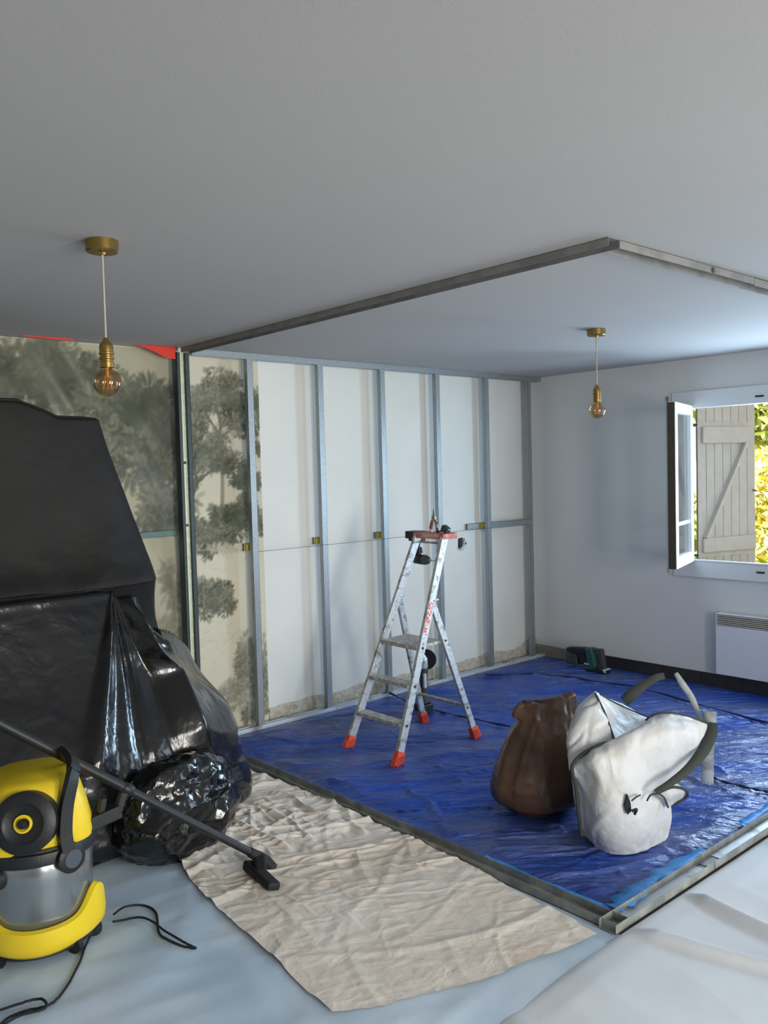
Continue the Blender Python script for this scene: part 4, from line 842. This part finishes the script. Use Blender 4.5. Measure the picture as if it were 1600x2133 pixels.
for c_, wd_, h_ in ((-.02, .10, .045), (.20, .05, -.02), (.46, .12, .085), (.70, .06, .03), (.92, .13, .07), (1.2, .10, .06), (1.5, .12, .04)):
    fan = fan+h_*tri(ang+.05*vnoise(V*2.4), c_, wd_)
env = np.clip(rad/.22, 0, 1)*np.clip((1.15-rad)/.35, 0, 1)*np.clip((V[..., 2]-.22)*5, 0, 1)
low = np.clip((.55-V[..., 2])*3, 0, 1)
hor = ridged(np.stack([V[..., 0]*1.1, V[..., 1]*1.1, V[..., 2]*5.5+1.3*V[..., 0]], -1), 3)
V += N_*(1.1*fan*env*(N_[..., 1:2][..., 0] < .3)+.010*creases(V*1.8, 4, 12)+.04*hor*low+.03*creases(V*3.2, 5, 31)*low)[..., None]
V[..., 2] = np.maximum(V[..., 2], .012)
tag(MB().grid(V, wrap=True, caps=True).build('plastic_covered_pile', M['blkg'], smooth=True, angle=180), 'low pile under glossy black plastic with fanned creases, beside the wallpaper', 'covered furniture')
# black bin liner slumped at its foot
def blob(name, c, R, m, label, seed, amp, sc, cat='bag', nn=260, mm=150, rz=0., e=2.3):
    th = np.linspace(0, 2*PI, nn, endpoint=False); ph = np.linspace(-.5*PI+.02, .5*PI-.02, mm); T, F = np.meshgrid(th, ph)
    sg = lambda v, k: np.sign(v)*np.abs(v)**k
    X = R[0]*sg(np.cos(F), 2/e)*sg(np.cos(T), 2/e); Y = R[1]*sg(np.cos(F), 2/e)*sg(np.sin(T), 2/e); Z = R[2]*sg(np.sin(F), 2/e)
    cz, sz = math.cos(rz), math.sin(rz); V = np.stack([c[0]+X*cz-Y*sz, c[1]+X*sz+Y*cz, c[2]+Z], -1); N_ = np.stack([X/R[0]**2, Y/R[1]**2, Z/R[2]**2], -1); N_ /= np.linalg.norm(N_, axis=-1, keepdims=True)
    N_ = np.stack([N_[..., 0]*cz-N_[..., 1]*sz, N_[..., 0]*sz+N_[..., 1]*cz, N_[..., 2]], -1)
    V = V+N_*(amp*creases(V*sc, 6, seed)+amp*.8*ridged(V*sc*.7+seed, 3)+amp*.3*fbm(V*sc*3, 3))[..., None]; V[..., 2] = np.maximum(V[..., 2], .012)
    return tag(MB().grid(V, wrap=True, caps=True).build(name, m, smooth=True, angle=180), label, cat)
blob('bin_bag', (-4.35, -1.42, .19), (.32, .17, .25), M['blkbag'], 'crumpled glossy black bin bag lying behind the vacuum hose tube', 5, .05, 4.2, rz=.12)
kc = at(452, 1600, 1, -1.16)
blob('bin_bag', tuple(kc+np.array([-.05, 0, .0])), (.10, .08, .10), M['blkbag'], 'black gathered bag knot at the right end of the covered pile', 8, .035, 3.4, nn=160, mm=90)

# ================================================================== VACUUM CLEANER
vx, vy = -5.085, -1.745
vc = empty('vacuum_cleaner', (vx, vy, .01), 'yellow and black wet-dry vacuum cleaner with grey tank at the left', 'vacuum cleaner')
fd = math.atan2(CAM[1]-vy, CAM[0]-vx)         # direction in which its front faces
def pol(r, th, z): return (vx+r*math.cos(fd+th), vy+r*math.sin(fd+th), z)
MB().lathe([(.001, .08), (.186, .08), (.190, .20), (.194, .30), (.197, .37), (.19, .38), (.001, .38)], (vx, vy, .0), 64).build('tank', M['tank'], vc, smooth=True)
# yellow bumper with scooped upper edge
nn = 120; th = np.linspace(0, 2*PI, nn, endpoint=False)
zt = .150+.075*np.exp(-((np.angle(np.exp(1j*(th-1.15))))/.33)**2)+.10*np.exp(-((np.angle(np.exp(1j*(th+1.35))))/.5)**2)+.05*np.exp(-((np.angle(np.exp(1j*(th-PI))))/.8)**2)
rows = []
for r0, fz in ((.17, None), (.205, .052), (.222, .07), (.226, .10), (.222, -1), (.205, -2), (.185, -2)):
    if fz is None: z_ = np.full(nn, .052)
    elif fz == -1: z_ = zt-.006
    elif fz == -2: z_ = zt if r0 > .19 else zt-.02
    else: z_ = np.full(nn, fz)
    bulge = 1+.03*np.cos(4*th)
    rows.append(np.stack([vx+r0*bulge*np.cos(fd+th), vy+r0*bulge*np.sin(fd+th), z_], -1))
MB().grid(np.array(rows), wrap=True).build('bumper_base', M['yel'], vc, smooth=True, angle=50)
MB().lathe([(.001, .035), (.19, .035), (.205, .045), (.205, .062), (.001, .062)], (vx, vy, 0), 48).build('chassis', M['blkp'], vc, smooth=True)
for t_ in (.62, -.75, 2.4, -2.4, 1.25):
    c_ = Vector(pol(.195, t_, .03)); s_ = Vector(pol(.195, t_+.5, .03))-c_; s_.z = 0; s_.normalize()
    wh = MB().lathe([(.01, -.013), (.027, -.011), (.028, 0), (.027, .011), (.01, .013)], (c_.x, c_.y, .041), 20, tuple(s_)); wh.tube([(c_.x, c_.y, .04), (c_.x, c_.y, .075)], .014, 8)
    wh.build('castor', M['blkr'], vc, smooth=True)
# black collar and latches
cl_ = MB().lathe([(.196, .365), (.212, .368), (.214, .405), (.205, .422), (.001, .422)], (vx, vy, 0), 64)
cl_.build('collar', M['blkp'], vc, smooth=True)
rb = MB()
for k in range(14): p = pol(.214, -.35+k*.055, .412); rb.lathe([(.001, 0), (.007, .001), (.007, .004)], p, 8)
rb.build('collar_ribs', M['blkr'], vc)
# yellow motor head, tapering and leaning back
hn = 80; tH = np.linspace(0, 2*PI, hn, endpoint=False); rows = []
for z_, ra, rb_, sh_ in ((.415, .188, .188, 0), (.435, .192, .192, 0), (.48, .190, .186, 0), (.54, .182, .172, .004), (.60, .170, .154, .012), (.628, .158, .138, .018), (.638, .135, .11, .024)):
    e_ = 3.4; c, s = np.cos(tH), np.sin(tH); X = ra*np.sign(c)*np.abs(c)**(2/e_); Y = rb_*np.sign(s)*np.abs(s)**(2/e_); q = fd+.12
    rows.append(np.stack([vx+X*math.cos(q)-Y*math.sin(q)-sh_*math.cos(fd), vy+X*math.sin(q)+Y*math.cos(q)-sh_*math.sin(fd), X*0+z_], -1))
MB().grid(np.array(rows), wrap=True, caps=True).build('motor_head', M['yel'], vc, smooth=True, angle=50)
# round black dial recessed in the front-left of the head
dc = Vector(pol(.203, -.17, .528)); dn = (Vector(pol(1, -.30, 0))-Vector((vx, vy, 0))); dn.z = .22; dn.normalize()
dl = MB().lathe([(.104, -.06), (.106, .006), (.090, .016), (.070, .020), (.058, .010), (.001, .010)], dc, 48, tuple(dn)).build('dial_plate', M['blkp'], vc, smooth=True)
MB().lathe([(.030, .008), (.031, .020), (.024, .022), (.022, .012)], dc, 32, tuple(dn)).build('dial_ring', M['yel'], dl, smooth=True)
MB().lathe([(.001, .01), (.018, .012), (.016, .03), (.001, .032)], dc, 24, tuple(dn)).build('dial_knob', M['blkr'], dl, smooth=True)
# carrying handle strap down the front-right, ending in the round latch
hp = [pol(.10, 1.6, .695), pol(.17, .90, .685), pol(.205, .66, .645), pol(.214, .50, .56), pol(.220, .44, .47), pol(.226, .46, .405)]
C_ = catmull([np.array(p) for p in hp], 40); hb = MB()
for i in range(39):
    out = Vector((C_[i][0]-vx, C_[i][1]-vy, 0)).normalized(); hb.beam(C_[i], C_[i+1]+(C_[i+1]-C_[i])*.2, .046, .022, up=tuple(out+Vector((0, 0, .4 if i < 12 else 0))))
hd = hb.build('carry_handle', M['blkp'], vc, smooth=True)
hp = [pol(.10, 1.6, .74), pol(.12, 2.4, .735), pol(.19, -2.9, .70), pol(.22, -2.9, .60), pol(.225, -2.9, .45)]
lc = Vector(pol(.214, .52, .375)); ln = Vector(pol(1, .52, 0))-Vector((vx, vy, 0)); ln.z = 0
MB().lathe([(.001, .0), (.052, .0), (.052, .016), (.046, .020), (.001, .020)], lc, 32, tuple(ln)).build('latch', M['blkp'], vc, smooth=True)
MB().lathe([(.001, .020), (.034, .020), (.032, .025), (.001, .025)], lc, 32, tuple(ln)).build('latch_button', M['grybtn'], vc, smooth=True)
# accessory bracket on the right with a hook
MB().beam(pol(.19, 1.15, .44), pol(.30, 1.35, .47), .06, .05).beam(pol(.29, 1.35, .46), pol(.315, 1.38, .53), .035, .03).beam(pol(.235, 1.25, .47), pol(.245, 1.28, .525), .03, .025).build('accessory_bracket', M['blkp'], vc, bevel=.006)
# hose port and hose at the left
MB().tube([pol(.18, -.75, .33), pol(.25, -.80, .335), pol(.29, -.85, .34)], [.045, .042, .036], 20).build('hose_port', M['blkp'], vc, smooth=True)
C_ = catmull([np.array(p) for p in (pol(.27, -.82, .34), pol(.36, -1.0, .30), pol(.42, -1.35, .30), pol(.40, -1.8, .42), (-5.50, -1.62, .62), (-5.47, -1.60, .80), (-5.33, -1.66, .90), (-5.22, -1.715, .868))], 240)
tag(MB().tube(C_, [.022+.003*(i % 3 == 0) for i in range(240)], 14).build('suction_hose', M['blkr'], smooth=True), 'ribbed black suction hose looping at the left of the vacuum cleaner', 'hose')
# suction tube with crevice nozzle
tw = empty('suction_tube', (-4.6, -1.88, .4), 'long black suction tube with a slanted nozzle resting on the beige sheet', 'tube')
pa, pb = Vector((-5.25, -1.70, .885)), Vector(at(540, 1785, 2, .085)); dv = (pb-pa)
def along(t): return pa+dv*t
MB().tube([along(0), along(.5)], .019, 18).build('upper_tube', M['blkp'], tw, smooth=True)
MB().tube([along(.47), along(.475), along(.50), along(.505)], [.019, .023, .023, .019], 18).build('joint_sleeve', M['blkp'], tw, smooth=True)
MB().tube([along(-.02), along(0), along(.05)], [.024, .025, .023], 18).build('end_sleeve', M['blkr'], tw, smooth=True)
MB().tube([along(.48), along(1)], .0165, 18).build('lower_tube', M['blkp'], tw, smooth=True)
MB().tube([along(.96), along(1.0), along(1.03)+Vector((0, 0, -.004)), along(1.05)+Vector((.004, -.012, -.022))], [.020, .023, .025, .022], 16).build('elbow', M['blkr'], tw, smooth=True)
nz = MB(); q0 = Vector(at(518, 1800, 2, .055)); q1 = Vector(at(572, 1848, 2, .045))
nz.beam(q0, q1, .062, .042, up=(.2, -.3, 1), w2=.058, h2=.034).beam(along(1.0), (q0+q1)/2, .05, .045); nz.build('nozzle', M['blkr'], tw, bevel=.01)
# mains cables on the floor cover
def cable(name, pts, lb, grp='vacuum cables', r=.0042, z=.016):
    P3 = [np.array([*at(px, py, 2, z)[:2], zz if zz else z]) for px, py, zz in pts]
    C_ = catmull(P3, 26*len(pts)); C_[:, 2] = np.array([cover_z(p[0], p[1]) for p in C_])+r+np.maximum(C_[:, 2]-z, 0); return tag(MB().tube(C_, r, 8).build(name, M['blkr'], smooth=True), lb, 'cable', grp)
cable('power_cable', [(238, 1925, .05), (262, 1898, .03), (300, 1888, 0), (325, 1905, 0), (331, 1945, 0), (345, 1960, 0), (375, 1975, 0), (408, 1978, 0), (380, 1972, .026), (345, 1950, .026), (320, 1930, .026), (290, 1918, .022), (255, 1922, .02), (236, 1930, .03)], 'dark cable looping on the pale cover right of the vacuum cleaner')
cable('power_cable', [(195, 1952, .04), (178, 1975, 0), (165, 2010, 0), (140, 2055, 0), (105, 2098, 0), (60, 2110, 0), (20, 2125, 0), (0, 2145, 0), (40, 2128, .024), (95, 2112, .024), (85, 2090, .026), (40, 2100, .024), (-30, 2120, 0)], 'thin dark cable trailing from the vacuum cleaner to the bottom left corner')
